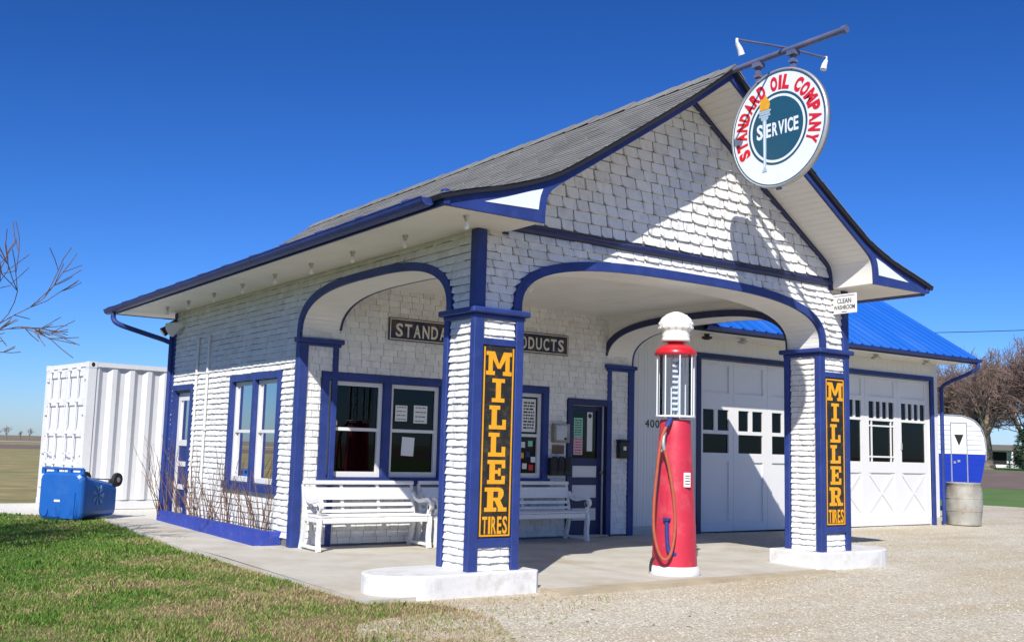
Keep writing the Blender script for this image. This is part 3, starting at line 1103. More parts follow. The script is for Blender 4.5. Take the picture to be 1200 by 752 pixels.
def casing(fr, u0, u1, v0, v1, w, parent, mulls=(), sill=True, m='blue', d=T, name='window_casing'):
    mb = MB()
    mb.rect(fr, u0, u0 + w, v0, v1, -0.10, d)
    mb.rect(fr, u1 - w, u1, v0, v1, -0.10, d)
    mb.rect(fr, u0 + w, u1 - w, v1 - w, v1, -0.10, d - .002)
    if sill:
        mb.rect(fr, u0 - .02, u1 + .02, v0 - 0.03, v0 + w * .8, -0.10, d + 0.035)
    for a, b in mulls:
        mb.rect(fr, a, b, v0 + w * .8 if sill else v0, v1 - w, -0.10, d - .003)
    return mb.build(name, M[m], parent)

lf, of_ = LEFT(0.0), FRONT(D)
casing(lf, 4.74, 6.66, 0.68, 2.32, 0.10, station, mulls=((5.66, 5.74),))
sash_window(lf, 4.845, 5.655, 0.765, 2.215, station)
sash_window(lf, 5.745, 6.555, 0.765, 2.215, station)
casing(of_, 0.31, 2.26, 0.82, 2.29, 0.10, station, mulls=((1.25, 1.36),))
sash_window(of_, 0.415, 1.245, 0.905, 2.185, station)
sash_window(of_, 1.365, 2.155, 0.905, 2.185, station)
casing(of_, 3.15, 4.11, 0.82, 2.29, 0.10, station)
sash_window(of_, 3.255, 4.005, 0.905, 2.185, station)
casing(of_, 4.49, 5.39, 0.0, 2.15, 0.10, station, sill=False, m='door_shade_blue', name='door_casing')
# office door: navy leaf, pale panels, tall light
mb = MB()
dd = -0.085
mb.rect(of_, 4.60, 4.69, 0.02, 2.045, dd - .045, dd)
mb.rect(of_, 5.19, 5.285, 0.02, 2.045, dd - .045, dd)
for a, b in ((0.02, 0.25), (0.44, 0.60), (0.80, 0.92), (1.10, 1.22), (1.98, 2.045)):
    mb.rect(of_, 4.69, 5.19, a, b, dd - .045, dd - .001)
door = mb.build('office_door', M['door_shade_blue'], station)
for a, b in ((0.25, 0.44), (0.60, 0.80), (0.92, 1.10)):
    m2 = MB()
    m2.rect(of_, 4.692, 5.188, a + .001, b - .001, dd - .03, dd - .014)
    m2.build('door_panel', M['white'], door)
m2 = MB(); m2.rect(of_, 4.69, 5.19, 1.22, 1.98, dd - .03, dd - .024); m2.build('door_pane', M['glass'], door)
m2 = MB(); m2.lathe([(0.012, 0), (0.012, -.03), (0.026, -.04), (0.026, -.06), (0.01, -.068)], (5.24, D - dd, 1.0), 12, axis='Y'); m2.build('door_knob', M['brass'], door)
m2 = MB(); m2.rect(of_, 4.595, 5.295, 2.046, 2.078, -0.12, -0.06); m2.rect(of_, 5.286, 5.299, 0.02, 2.046, -0.12, -0.05); m2.build('door_jamb', M['white'], door)
m2 = MB(); m2.bbox(4.55, 5.33, D - .06, D + .10, 0.003, 0.03, .005); m2.build('door_sill', M['conc'], door)
# side door at the rear of the left wall
casing(lf, 8.37, 9.39, 0.0, 2.26, 0.095, station, sill=False, name='door_casing')
mb = MB()
dd = -0.055
mb.rect(lf, 8.47, 8.59, 0.02, 2.13, dd - .04, dd)
mb.rect(lf, 9.17, 9.29, 0.02, 2.13, dd - .04, dd)
for a, b in ((0.02, 0.22), (0.52, 0.60), (0.90, 0.98), (1.24, 1.34), (2.0, 2.13)):
    mb.rect(lf, 8.59, 9.17, a, b, dd - .04, dd - .001)
sdoor = mb.build('side_door', M['white'], station)
for a, b in ((0.22, 0.52), (0.60, 0.90), (0.98, 1.24)):
    m2 = MB(); m2.rect(lf, 8.591, 9.169, a + .001, b - .001, dd - .03, dd - .016); m2.build('door_panel', M['blue'], sdoor)
m2 = MB(); m2.rect(lf, 8.59, 9.17, 1.34, 2.0, dd - .03, dd - .025); m2.build('door_pane', M['glass'], sdoor)
# white conduits on the side wall
for y in (8.18, 7.66):
    mb = MB()
    mb.tube([(-0.04, y, 0.16), (-0.04, y, 3.02)], 0.022, 8)
    for z in (0.6, 1.5, 2.4, 2.95):
        mb.box(-0.068, -0.012, y - .035, y + .035, z, z + .025)
    mb.build('conduit', M['white'], station)
# garage ------------------------------------------------------------------
YG = 4.25
GX0, GX1 = W + .002, 14.66
garage = thing('garage', 'white two bay garage annex with bright blue metal roof', 'garage', (10.3, YG, -0.05))
gf = FRONT(YG)
BAY1, BAY2 = (7.5, 10.2), (11.12, 14.40)
mb = wall_holes(gf, GX0, GX1, 0.14, 3.38, [(BAY1[0], BAY1[1], 0.14, 3.0), (BAY2[0], BAY2[1], 0.14, 3.0)], -0.14, 0.0)
gw = mb.build('front_wall', M['white'], garage)
# vertical board siding, narrow boards joined
bmb = MB()
x = GX0 + .004
rr = random.Random(9)
while x < GX1 - .02:
    w = 0.068
    xa, xb = x, min(x + w - .004, GX1)
    cx = (xa + xb) / 2
    z0, z1 = 0.14, 3.379
    if BAY1[0] - .1 < cx < BAY1[1] + .1 or BAY2[0] - .1 < cx < BAY2[1] + .1:
        z0 = 3.09
    bmb.rect(gf, xa, xb, z0, z1, 0.0, 0.012 + rr.uniform(-.001, .001))
    x += w
bmb.build('siding_boards', M['white'], garage, kind='stuff')
mb = MB()
mb.box(GX0, BAY1[0] - .002, YG - .02, YG + .12, -0.2, 0.14)
mb.box(BAY1[1] + .002, BAY2[0] - .002, YG - .02, YG + .12, -0.2, 0.14)
mb.box(BAY2[1] + .002, GX1 + .03, YG - .02, YG + .12, -0.2, 0.14)
mb.box(BAY1[0], BAY2[1], YG + .02, YG + .3, -0.2, -0.03)
mb.build('foundation', M['conc'], garage)
mb = MB()
mb.box(GX1 - .14, GX1, YG + .141, 9.4, -.1, 3.38)
mb.box(GX0, GX1, 9.4, 9.54, -.1, 3.38)
mb.prism([(YG + .1, 3.38), (9.44, 3.38), (6.9, 5.42)], RIGHT(GX1), -0.14, -.002)
mb.build('end_walls', M['white'], garage)
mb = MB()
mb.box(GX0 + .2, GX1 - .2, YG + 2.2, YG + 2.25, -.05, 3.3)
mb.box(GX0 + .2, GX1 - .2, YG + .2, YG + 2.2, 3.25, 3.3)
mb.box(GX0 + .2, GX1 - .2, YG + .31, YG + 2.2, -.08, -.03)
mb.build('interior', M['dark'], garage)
for b in (BAY1, BAY2):
    mb = MB()
    mb.rect(gf, b[0] - 0.10, b[0], -0.04, 3.0, -0.02, 0.035)
    mb.rect(gf, b[1], b[1] + 0.10, -0.04, 3.0, -0.02, 0.035)
    mb.rect(gf, b[0] - 0.10, b[1] + .10, 3.0, 3.09, -0.02, 0.037)
    mb.build('bay_trim', M['door_shade_blue'] if b is BAY1 else M['blue'], garage)  # darker blue on the first bay paints in the porch shade
def leaf(u0, u1, style):
    d1, d0 = -0.045, -0.09
    z0, z1 = 0.0, 2.985
    st = 0.125
    if style == 1:
        rails = [(z0, 0.16), (1.20, 1.36), (2.12, 2.42), (2.90, z1)]
        wins = [(1.36, 2.12)]
        pans = [(0.16, 1.20), (2.42, 2.90)]
    else:
        rails = [(z0, 0.26), (1.05, 1.27), (2.09, 2.14), (2.48, 2.58), (2.92, z1)]
        wins = [(1.27, 2.09), (2.14, 2.48)]
        pans = [(0.26, 1.05), (2.58, 2.92)]
    mb = MB()
    mb.rect(gf, u0 + .003, u0 + st, z0, z1, d0, d1)
    mb.rect(gf, u1 - st, u1 - .003, z0, z1, d0, d1)
    for a, b in rails:
        mb.rect(gf, u0 + st, u1 - st, a, b, d0, d1 - .001)
    ua, ub = u0 + st, u1 - st
    um = (ua + ub) / 2
    if style == 1:
        mb.rect(gf, ua, ub, 1.69, 1.755, d0, d1 - .002)
        mb.rect(gf, um - .045, um + .045, 1.755, 2.12, d0, d1 - .002)
    else:
        for q in (1, 2, 3):
            uu = ua + (ub - ua) * q / 4
            mb.rect(gf, uu - .032, uu + .032, 2.14, 2.48, d0, d1 - .002)
    o = mb.build('door_leaf', M['white'], garage)
    for a, b in pans:
        m2 = MB()
        m2.rect(gf, ua, ub, a, b, d0 + .005, d0 + .018)
        m2.build('door_panel', M['white'], o)
    if style == 2:
        a, b = 0.26, 1.05
        h = b - a; wdt = ub - ua
        m2 = MB()
        t = 0.055
        for q, (s0, s1) in enumerate((((ua, a), (ub, b)), ((ub, a), (ua, b)))):
            dx, dz = s1[0] - s0[0], s1[1] - s0[1]
            ln = math.hypot(dx, dz); nx, nz = -dz / ln * t, dx / ln * t
            def cl(p): return (min(max(p[0], ua), ub), min(max(p[1], a), b))
            m2.prism([cl((s0[0] + nx, s0[1] + nz)), cl((s0[0] - nx, s0[1] - nz)), cl((s1[0] - nx, s1[1] - nz)), cl((s1[0] + nx, s1[1] + nz))], gf, d0 + .018, d0 + .034 + q * .002)
        m2.build('cross_brace', M['white'], o)
    panes = []
    if style == 1:
        panes = [(ua, um - .045, 1.755, 2.12), (um + .045, ub, 1.755, 2.12), (ua, ub, 1.36, 1.69)]
    else:
        panes = [(ua, ub, 1.27, 2.09)]
        for q in range(4):
            a = ua + (ub - ua) * q / 4 + (.032 if q else 0)
            b = ua + (ub - ua) * (q + 1) / 4 - (.032 if q < 3 else 0)
            panes.append((a, b, 2.14, 2.48))
    for (a, b, c, d_) in panes:
        m2 = MB(); m2.rect(gf, a, b, c, d_, d0 + .01, d0 + .015); m2.build('pane', M['glass'], o)
    return o, ua, ub
for i in range(3):
    leaf(BAY1[0] + 0.9 * i, BAY1[0] + 0.9 * (i + 1), 1)
for i in range(3):
    o, ua, ub = leaf(BAY2[0] + 1.0933 * i, BAY2[0] + 1.0933 * (i + 1), 2)
    if i == 1:
        m2 = MB()
        for uu in (ua + .10, ub - .10):
            m2.rect(gf, uu - .016, uu + .016, 1.27, 2.09, -.07, -.05)
        for zz in (1.37, 1.99):
            m2.rect(gf, ua, ub, zz - .016, zz + .016, -.07, -.051)
        m2.build('pane_lattice', M['white'], o)
    if i == 2:
        m2 = MB(); m2.bbox(ua - .05, ua + .0, YG + .02, YG + .05, 1.52, 1.66, .008); m2.build('door_pull', M['steel'], o)
# metal roof: nine ribbed sheets
sl = 0.64
Y0, Z0 = 3.36, 3.45
YR = 6.9
ZR = Z0 + sl * (YR - Y0)
X0, X1 = 5.90, 14.74
ns = 10
nrm = Vector((0, -sl, 1)).normalized()
for side in (0, 1):
    for i in range(ns):
        xa = X0 + (X1 - X0) * i / ns
        xb = X0 + (X1 - X0) * (i + 1) / ns + 0.03
        prof = []
        nr = 3
        pw = (xb - xa) / nr
        prof.append((xa, 0.0))
        for q in range(nr):
            c = xa + pw * (q + 0.5)
            prof += [(c - .055, 0.0), (c - .022, 0.034), (c + .022, 0.034), (c + .055, 0.0)]
            for mm in (0.33,):
                c2 = c + pw * .5
                if q < nr - 1:
                    prof += [(c2 - .02, 0), (c2, .008), (c2 + .02, 0)]
        prof.append((xb, 0.0))
        off = 0.002 * (i % 2)
        mb = MB()
        vs_ = []
        ya, yb = (Y0 - .05, YR)
        za, zb = Z0 - .05 * sl, ZR
        if side == 1:
            ya, za = 2 * YR - ya, za
            nn = Vector((0, sl, 1)).normalized()
        else:
            nn = nrm
        for (x, h) in prof:
            for (yy, zz) in ((ya, za), (yb, zb)):
                vs_.append((x, yy + nn.y * (h + off), zz + nn.z * (h + off)))
        for (x, h) in prof:
            for (yy, zz) in ((ya, za), (yb, zb)):
                vs_.append((x, yy + nn.y * (h + off - .006), zz + nn.z * (h + off - .006)))
        k = len(prof)
        fs = []
        for q in range(k - 1):
            fs.append((2 * q, 2 * q + 2, 2 * q + 3, 2 * q + 1))
            fs.append((2 * k + 2 * q, 2 * k + 2 * q + 1, 2 * k + 2 * q + 3, 2 * k + 2 * q + 2))
            fs.append((2 * q, 2 * k + 2 * q, 2 * k + 2 * q + 2, 2 * q + 2))
        mb.add(vs_, fs)
        mb.build('roof_sheet', M['metal_blue'], garage)
mb = MB()
for sgn in (0, 1):
    pts = [(Y0, Z0 - .03), (YR, ZR - .03), (YR, ZR - .12), (Y0, Z0 - .12)]
    if sgn: pts = [(2 * YR - y, z) for y, z in pts]
    mb.prism(pts, RIGHT(0), X0, X1 - .04)
mb.build('roof_deck', M['black'], garage)
mb = MB()
mb.box(W + .1, X1 - .02, Y0 + .03, YG - .015, 3.36, 3.385)
mb.build('eave_soffit', M['cream'], garage)
fx_ = F((0, 0, 0), (0, 1, 0), (0, 0, 1), (1, 0, 0))
mb = MB()
r_ = 0.065
po = [(Y0 - .02 - r_ * math.cos(math.pi * i / 10), 3.42 - r_ * math.sin(math.pi * i / 10)) for i in range(11)]
pi_ = [(Y0 - .02 - (r_ - .006) * math.cos(math.pi * i / 10), 3.42 - (r_ - .006) * math.sin(math.pi * i / 10)) for i in range(11)]
mb.strip(po, pi_, fx_, W + .85, 14.80)
mb.add([(14.80, p[0], p[1]) for p in po], [tuple(range(11))])
mb.tube([(W + .85, Y0 - .02 - r_, 3.42), (14.80, Y0 - .02 - r_, 3.42)], 0.008, 6)
mb.build('gutter', M['blue'], garage)
mb = MB()
mb.tube(smoothpoly([(14.72, Y0 - .02, 3.37), (14.72, Y0, 3.24), (14.72, Y0 + .25, 3.12), (14.72, YG - .25, 2.98), (14.72, YG - .08, 2.86), (14.72, YG - .07, 2.6), (14.72, YG - .07, 0.0)], 4), 0.042, 8)
mb.build('downspout', M['blue'], garage)
for x in (7.2, 13.6, 8.1, 11.9):
    mb = MB()
    mb.lathe([(0.05, 0), (0.05, -.02), (0.03, -.03), (0.09, -.05), (0.09, -.08), (0.04, -.10)], (x, YG - .45, 3.36), 14)
    mb.build('eave_lamp', M['black'] if x < 8 else M['steel'], garage)
# ---------------------------------------------------------------- signs
# slab-serif capitals drawn as strokes in a unit cell (x 0..1, y 0..1)
def R4(a, b, c, d): return [(a, c), (b, c), (b, d), (a, d)]
s_ = 0.17      # serif height
SLAB = {
 'M': [R4(0, .34, 0, s_), R4(.66, 1, 0, s_), R4(0, .30, 1 - s_, 1), R4(.70, 1, 1 - s_, 1), R4(.09, .25, .1, .95), R4(.75, .91, .1, .95),
       [(.10, 1), (.32, 1), (.56, .28), (.44, .28)], [(.90, 1), (.68, 1), (.44, .28), (.56, .28)]],
 'I': [R4(.12, .88, 0, s_), R4(.12, .88, 1 - s_, 1), R4(.35, .65, .1, .9)],
 'L': [R4(.05, .62, 1 - s_, 1), R4(.18, .45, .1, .9), R4(.05, .95, 0, s_), R4(.76, .95, .1, .42)],
 'E': [R4(.05, .95, 1 - s_, 1), R4(.05, .95, 0, s_), R4(.16, .43, .1, .9), R4(.4, .70, .43, .58), R4(.60, .72, .34, .66), R4(.78, .95, .66, .9), R4(.78, .95, .1, .34)],
 'R': [R4(.02, .55, 0, s_), R4(.02, .60, 1 - s_, 1), R4(.14, .40, .1, .9), R4(.38, .62, .44, .58),
       [(.60, 1.0), (.72, .98), (.82, .91), (.86, .79), (.84, .64), (.75, .50), (.62, .44), (.62, .58), (.62, .72), (.62, .86), (.60, .84)],
       [(.46, .46), (.70, .50), (.86, s_), (.60, s_)], R4(.62, 1.0, 0, s_)],
}
def slab_letter(ch, fr, u0, u1, v0, v1, m, parent, d=0.004):
    mb = MB()
    for k, poly in enumerate(SLAB[ch]):
        mb.prism([(u0 + (u1 - u0) * a, v0 + (v1 - v0) * b) for a, b in poly], fr, 0.0005, d + 0.00025 * k)
    return mb.build('letter', m, parent)

for side, x0 in enumerate((0.0, W - PX)):
    lab = ['black and yellow tire sign on the left porch pier nearest the benches',
           'black and yellow tire sign on the right porch pier in front of the garage'][side]
    pa, pb = x0 + 0.080, x0 + PX - 0.066
    t = thing('tire_sign', lab, 'sign', ((pa + pb) / 2, -0.02, 0.475), 'tire signs on the porch piers')
    mb = MB(); mb.bbox(pa, pb, -0.024, 0.0055, 0.475, 2.355, .003); mb.build('panel', M['blackboard'], t)
    fr = F((0, -0.0245, 0), (1, 0, 0), (0, 0, 1), (0, -1, 0))
    mb = MB()
    i0, i1, j0, j1, bw_ = pa + .012, pb - .012, 0.487, 2.343, 0.016
    mb.rect(fr, i0, i0 + bw_, j0, j1, 0, .002); mb.rect(fr, i1 - bw_, i1, j0, j1, 0, .002)
    mb.rect(fr, i0 + bw_, i1 - bw_, j0, j0 + bw_, 0, .0018)
    if side == 1:
        mb.rect(fr, i0 + bw_, i1 - bw_, j1 - bw_, j1, 0, .0018)
    mb.build('border', M['yellow'], t)
    c = (pa + pb) / 2
    wds = {'M': .31, 'I': .20, 'L': .225, 'E': .235, 'R': .27}
    z = 2.30
    for ch in 'MILLER':
        w = wds[ch]
        slab_letter(ch, fr, c - w / 2, c + w / 2, z - .235, z, M['yellow'], t)
        z -= 0.268
    uu = pa + .045
    for ch, w in (('T', .058), ('I', .024), ('R', .056), ('E', .050), ('S', .056)):
        text_obj(ch, fr, uu + w / 2, 0.515, 0.17, M['yellow'], t, width=w, bold=.02)
        uu += w + (pb - pa - .09 - .244) / 4

t = thing('wall_sign', 'long navy sign with white letters on the office wall above the windows', 'sign', (2.86, D - .02, 2.80))
mb = MB(); mb.bbox(1.27, 4.46, D - 0.045, D - 0.018, 2.80, 3.115, .004); mb.build('panel', M['navy_sign'], t)
fr = FRONT(D - .045)
mb = MB()
mb.rect(fr, 1.285, 4.445, 2.812, 2.824, 0, .002); mb.rect(fr, 1.285, 4.445, 3.091, 3.103, 0, .002)
mb.rect(fr, 1.285, 1.297, 2.824, 3.091, 0, .0018); mb.rect(fr, 4.433, 4.445, 2.824, 3.091, 0, .0018)
mb.build('border', M['letter_white'], t)
msg = 'STANDARD OIL PRODUCTS'
n_ = len(msg)
for i, ch in enumerate(msg):
    if ch == ' ':
        continue
    uu = 1.36 + (i + .5) * (4.38 - 1.36) / n_
    text_obj(ch, fr, uu, 2.86, 0.185, M['letter_white'], t, width=(.038 if ch == 'I' else .112), bold=.022)

# round hanging sign on its pipe
DC = Vector((XC, -1.36, 4.83)); DR = 0.645
t = thing('hanging_sign', 'round white enamel sign with red letters hanging from the gable pipe', 'sign', tuple(DC - Vector((0, 0, DR))))
mb = MB(); mb.lathe([(DR - .006, -.022), (DR, -.018), (DR, .018), (DR - .006, .022)], DC, 72, axis='X'); mb.build('disc', M['enamel_white'], t)
mb = MB()
ring = [(DR - .012, -.030), (DR + .006, -.030), (DR + .006, .030), (DR - .012, .030), (DR - .012, -.030)]
mb.lathe(ring, DC, 72, axis='X', caps=False); mb.build('rim', M['steel'], t)
for sgn in (-1, 1):
    fr = F(DC + Vector((sgn * .0225, 0, 0)), (0, sgn, 0), (0, 0, 1), (sgn, 0, 0))
    def ringmesh(r0, r1, d):
        mb = MB()
        n = 64
        a = [(r1 * math.cos(2 * math.pi * i / n), r1 * math.sin(2 * math.pi * i / n)) for i in range(n + 1)]
        b = [(r0 * math.cos(2 * math.pi * i / n), r0 * math.sin(2 * math.pi * i / n)) for i in range(n + 1)]
        mb.strip(a, b, fr, 0.0003, d)
        return mb
    ringmesh(.612, .625, .002).build('outer_ring', M['enamel_teal'], t)
    ringmesh(.375, .400, .002).build('inner_ring', M['enamel_teal'], t)
    mb = MB(); mb.prism([(.345 * math.cos(2 * math.pi * i / 64), .345 * math.sin(2 * math.pi * i / 64)) for i in range(64)], fr, .0003, .002)
    mb.build('centre_field', M['enamel_teal'], t)
    msg = 'STANDARD OIL COMPANY'
    a0, a1 = 211, -31
    wts = [.55 if c == 'I' else (.62 if c == ' ' else (1.25 if c == 'M' else 1.0)) for c in msg]
    acc, tot = 0, sum(wts)
    for ch, w in zip(msg, wts):
        th = R(a0 + (a1 - a0) * (acc + w / 2) / tot)
        acc += w
        if ch == ' ':
            continue
        rad = Vector((math.cos(th), math.sin(th))); tan = Vector((rad.y, -rad.x))
        o3 = fr(rad.x * .432, rad.y * .432, 0)
        fu = fr(tan.x, tan.y, 0) - fr(0, 0, 0); fv = fr(rad.x, rad.y, 0) - fr(0, 0, 0); fn = fr(0, 0, 1) - fr(0, 0, 0)
        text_obj(ch, F(o3, fu, fv, fn), 0, 0, .145, M['enamel_red'], t, width=(.040 if ch == 'I' else .122 if ch == 'M' else .096), bold=.06, depth=.0025)
    for i, (ch, uu, wd) in enumerate((('S', -.240, .085), ('E', -.118, .066), ('R', -.030, .072), ('V', .055, .080), ('I', .117, .022), ('C', .176, .072), ('E', .252, .062))):
        text_obj(ch, fr, uu, -.075 + .0, .165 if i == 0 else .150, M['enamel_white'], t, width=wd, bold=.028, depth=.0035)
    # torch
    mb = MB()
    mb.prism([(-.198, .13), (-.146, .13), (-.153, -.42), (-.187, -.42)], fr, .0004, .0040)
    for k, (hw, z0, z1) in enumerate(((.085, .215, .235), (.070, .19, .212), (.078, .165, .185), (.05, .14, .162), (.045, .125, .138), (.03, -.45, -.421))):
        mb.rect(fr, -.172 - hw, -.172 + hw, z0, z1, .0004, .0045 + .0002 * k)
    mb.build('torch', M['enamel_grey'], t)
    mb = MB(); mb.rect(fr, -.178, -.166, -.40, .12, .0041, .0052); mb.build('torch_highlight', M['enamel_white'], t)
    mb = MB(); mb.prism([(u_ - .052, v_) for u_, v_ in [(-.18, .24), (-.06, .24), (-.045, .29), (-.06, .34), (-.09, .37), (-.10, .41), (-.13, .385), (-.15, .36), (-.165, .375), (-.185, .32), (-.19, .275)]], fr, .0004, .0042)
    mb.build('flame', M['flame'], t)
for y in (-1.08, -1.56):
    ztop = DC.z + math.sqrt(DR ** 2 - (y - DC.y) ** 2)
    mb = MB()
    mb.box(XC - .022, XC + .022, y - .022, y + .022, ztop - .02, 5.60)
    mb.box(XC - .05, XC + .05, y - .05, y + .05, 5.585, 5.635)
    mb.box(XC - .038, XC + .038, y - .035, y + .035, ztop + .06, ztop + .09)
    mb.build('hanger', M['rust_pipe'], t)
mb = MB(); mb.box(XC - .012, XC + .012, DC.y - .03, DC.y + .03, DC.z - DR - .03, DC.z - DR + .004); mb.build('bottom_lug', M['rust_pipe'], t)

t = thing('sign_pipe', 'weathered horizontal pipe with two spotlights sticking out from the gable peak', 'pipe', (XC, -.6, 5.66))
mb = MB(); mb.tube([(XC, 0.1, 5.66), (XC, -1.2, 5.665), (XC, -2.22, 5.66)], .033, 12); mb.lathe([(.042, 0), (.042, .05)], (XC, -2.24, 5.66), 14, axis='Y'); mb.build('pipe', M['rust_pipe'], t)
mb = MB(); mb.tube([(2.20, -1.42, 5.62), (XC, -1.44, 5.71), (3.60, -1.46, 5.755)], .013, 8); mb.build('lamp_arm', M['rust_pipe'], t)
for (x, z, dx) in ((2.20, 5.60, .07), (3.60, 5.74, -.05)):
    mb = MB()
    y = -1.42 if x < 3 else -1.46
    mb.tube([(x, y, z + .03), (x, y, z - .02)], .016, 8)
    mb.tube([(x, y, z - .02), (x + dx * .6, y - .0, z - .07), (x + dx, y, z - .13)], [.022, .030, .036], 12)
    mb.build('spotlight', M['enamel_white'], t)

t = thing('projecting_sign', 'small white washroom sign projecting from the right pier above its capital', 'sign', (5.58, -.19, 3.19))
mb = MB(); mb.bbox(5.572, 5.588, -.375, -.012, 3.19, 3.445, .003); mb.build('panel', M['white'], t)
for sgn in (-1, 1):
    fr = F((5.58 + sgn * .0085, -.19, 0), (0, sgn, 0), (0, 0, 1), (sgn, 0, 0))
    text_obj('CLEAN', fr, 0.0, 3.325, .065, M['ink'], t, width=.215, bold=.012, depth=.002, name='lettering')
    text_obj('WASHROOM', fr, 0, 3.245, .058, M['ink'], t, width=.325, bold=.012, depth=.002, name='lettering')
    mb = MB(); mb.rect(fr, -.04, .04, 3.208, 3.217, 0, .002); mb.build('dash', M['ink'], t)
    mb = MB(); mb.rect(fr, -.16, .16, 3.418, 3.424, 0, .002); mb.build('line', M['ink'], t)
mb = MB(); mb.box(5.57, 5.59, -.03, .0, 3.40, 3.43); mb.box(5.57, 5.59, -.03, .0, 3.21, 3.24); mb.build('bracket', M['brass'], t)

t = thing('house_number', 'black numerals on the white board wall left of the garage doors', 'number', (6.37, YG - .014, 1.74))
fr = FRONT(YG - .0135)
for i, ch in enumerate('400'):
    text_obj(ch, fr, 6.25 + i * .115, 1.75, .135, M['ink'], t, name='digit', width=.09, bold=.0, depth=.006)

# ---------------------------------------------------------------- small things on the office front
def notice(name, label, cat, fr, u0, u1, v0, v1, m, d=0.0, lines=5, tilt=0, ink=True):
    t = thing(name, label, cat, tuple(fr((u0 + u1) / 2, v0, d)))
    mb = MB()
    ca, sa = math.cos(tilt), math.sin(tilt)
    cu, cv = (u0 + u1) / 2, (v0 + v1) / 2
    rot = lambda u, v: (cu + (u - cu) * ca - (v - cv) * sa, cv + (u - cu) * sa + (v - cv) * ca)
    mb.prism([rot(u0, v0), rot(u1, v0), rot(u1, v1), rot(u0, v1)], fr, d, d + .0015)
    mb.build('sheet', M[m], t)
    if lines:
        mb = MB()
        h = v1 - v0
        r = random.Random(int(u0 * 1000))
        for i in range(lines):
            vv = v1 - h * (.12 + .76 * i / max(1, lines - 1))
            w = (u1 - u0)
            a = u0 + w * .12
            while a < u1 - w * .15:
                b = min(a + w * r.uniform(.08, .30), u1 - w * .10)
                mb.prism([rot(a, vv - h * .025), rot(b, vv - h * .025), rot(b, vv + h * .025), rot(a, vv + h * .025)], fr, d + .0015, d + .0025)
                a = b + w * .05
        mb.build('print', M['ink'], t, kind='stuff')
    return t
gd = -0.056
notice('window_poster', 'white poster on the left of the upper pane of the right hand wide office window', 'poster', of_, 1.475, 1.665, 1.68, 1.90, 'paper', gd, 4)
notice('window_poster', 'white poster on the right of the upper pane beside the first pier', 'poster', of_, 1.77, 1.99, 1.66, 1.91, 'paper', gd, 4)
notice('curled_paper', 'blank white paper taped crooked to the lower office pane', 'paper', of_, 1.60, 1.80, 1.20, 1.46, 'paper', gd - .012, 0, tilt=-.05)
notice('notice_sheet', 'white printed sheet in the upper pane of the single office window', 'notice', of_, 3.66, 3.92, 1.60, 2.10, 'paper', gd, 9)
for i, (u, v, m) in enumerate(((3.66, 1.36, 'paper'), (3.80, 1.38, 'paper_green'), (3.64, 1.20, 'flame'), (3.76, 1.22, 'blue'), (3.86, 1.14, 'paper'), (3.82, 1.02, 'enamel_red'), (3.70, 1.04, 'paper'))):
    mb = MB()
    mb.rect(of_, u, u + .085, v, v + .085, -.070, -.0685)
    cn = {'paper': 'white', 'paper_green': 'green', 'flame': 'amber', 'blue': 'blue', 'enamel_red': 'red'}[m]
    tag(mb.build('window_sticker', M[m]), '%s sticker, number %s from the top in the lower single office pane' % (cn, ['two', 'one', 'three', 'four', 'five', 'seven', 'six'][i]), 'sticker', 'stickers in the single office window')
mb = MB(); mb.lathe([(.062, 0), (.062, -.002)], (0.53, D + .054, 1.62), 24, axis='Y')
tag(mb.build('round_sticker', M['paper']), 'round white sticker in the corner of the leftmost office window', 'sticker')
notice('door_notice', 'pale green notice in the office door glass', 'notice', of_, 4.72, 4.90, 1.55, 1.85, 'paper_green', -.107, 7)
notice('door_notice', 'pink notice under the green one in the office door glass', 'notice', of_, 4.72, 4.90, 1.27, 1.545, 'paper_pink', -.107, 6)
t = notice('thermometer_sign', 'narrow white vertical plate in the office door glass', 'sign', of_, 4.99, 5.10, 1.33, 1.95, 'paper', -.107, 0)
mb = MB(); mb.lathe([(.036, 0), (.036, -.002)], (5.045, D + .103, 1.89), 18, axis='Y'); mb.build('badge', M['ink'], t)
t = thing('meter_box', 'grey metal box on the office wall between window and door', 'box', (4.34, D - .02, 1.46))
mb = MB(); mb.bbox(4.17, 4.47, D - .12, D - .016, 1.45, 1.74, .012); mb.build('case', M['galv'], t)
mb = MB(); mb.rect(FRONT(D - .12), 4.20, 4.40, 1.49, 1.71, 0, .006); mb.build('cover', M['steel'], t)
mb = MB(); mb.lathe([(.02, 0), (.02, -.014)], (4.37, D - .126, 1.51), 12, axis='Y'); mb.build('button', M['black'], t)
t = thing('plaque', 'small brown plaque under the grey metal box', 'plaque', (4.31, D - .02, 1.28))
mb = MB(); mb.bbox(4.20, 4.42, D - .04, D - .016, 1.28, 1.41, .004); mb.build('plate', M['soil'], t)
for i in range(3):
    x = 4.10 + i * .135
    t = thing('literature_box', 'black leaflet box beside the office door, %s of three' % ['left', 'middle', 'right'][i], 'leaflet box', (x + .06, D - .03, .92), 'leaflet boxes by the office door')
    mb = MB(); mb.bbox(x, x + .125, D - .13, D - .045, .95, 1.22, .008); mb.build('tray', M['black'], t)
    mb = MB(); mb.bbox(x + .012, x + .113, D - .145, D - .128, 1.02, 1.24, .004); mb.build('flap', M['rubber'], t)
t = thing('mailbox', 'black wall mailbox on the pilaster right of the office door', 'mailbox', (5.60, D - .02, 1.23))
mb = MB(); mb.bbox(5.50, 5.70, D - .13, D - .016, 1.23, 1.50, .01); mb.build('case', M['black'], t)
mb = MB(); mb.bbox(5.49, 5.71, D - .15, D - .016, 1.502, 1.53, .008); mb.build('lid', M['black'], t)
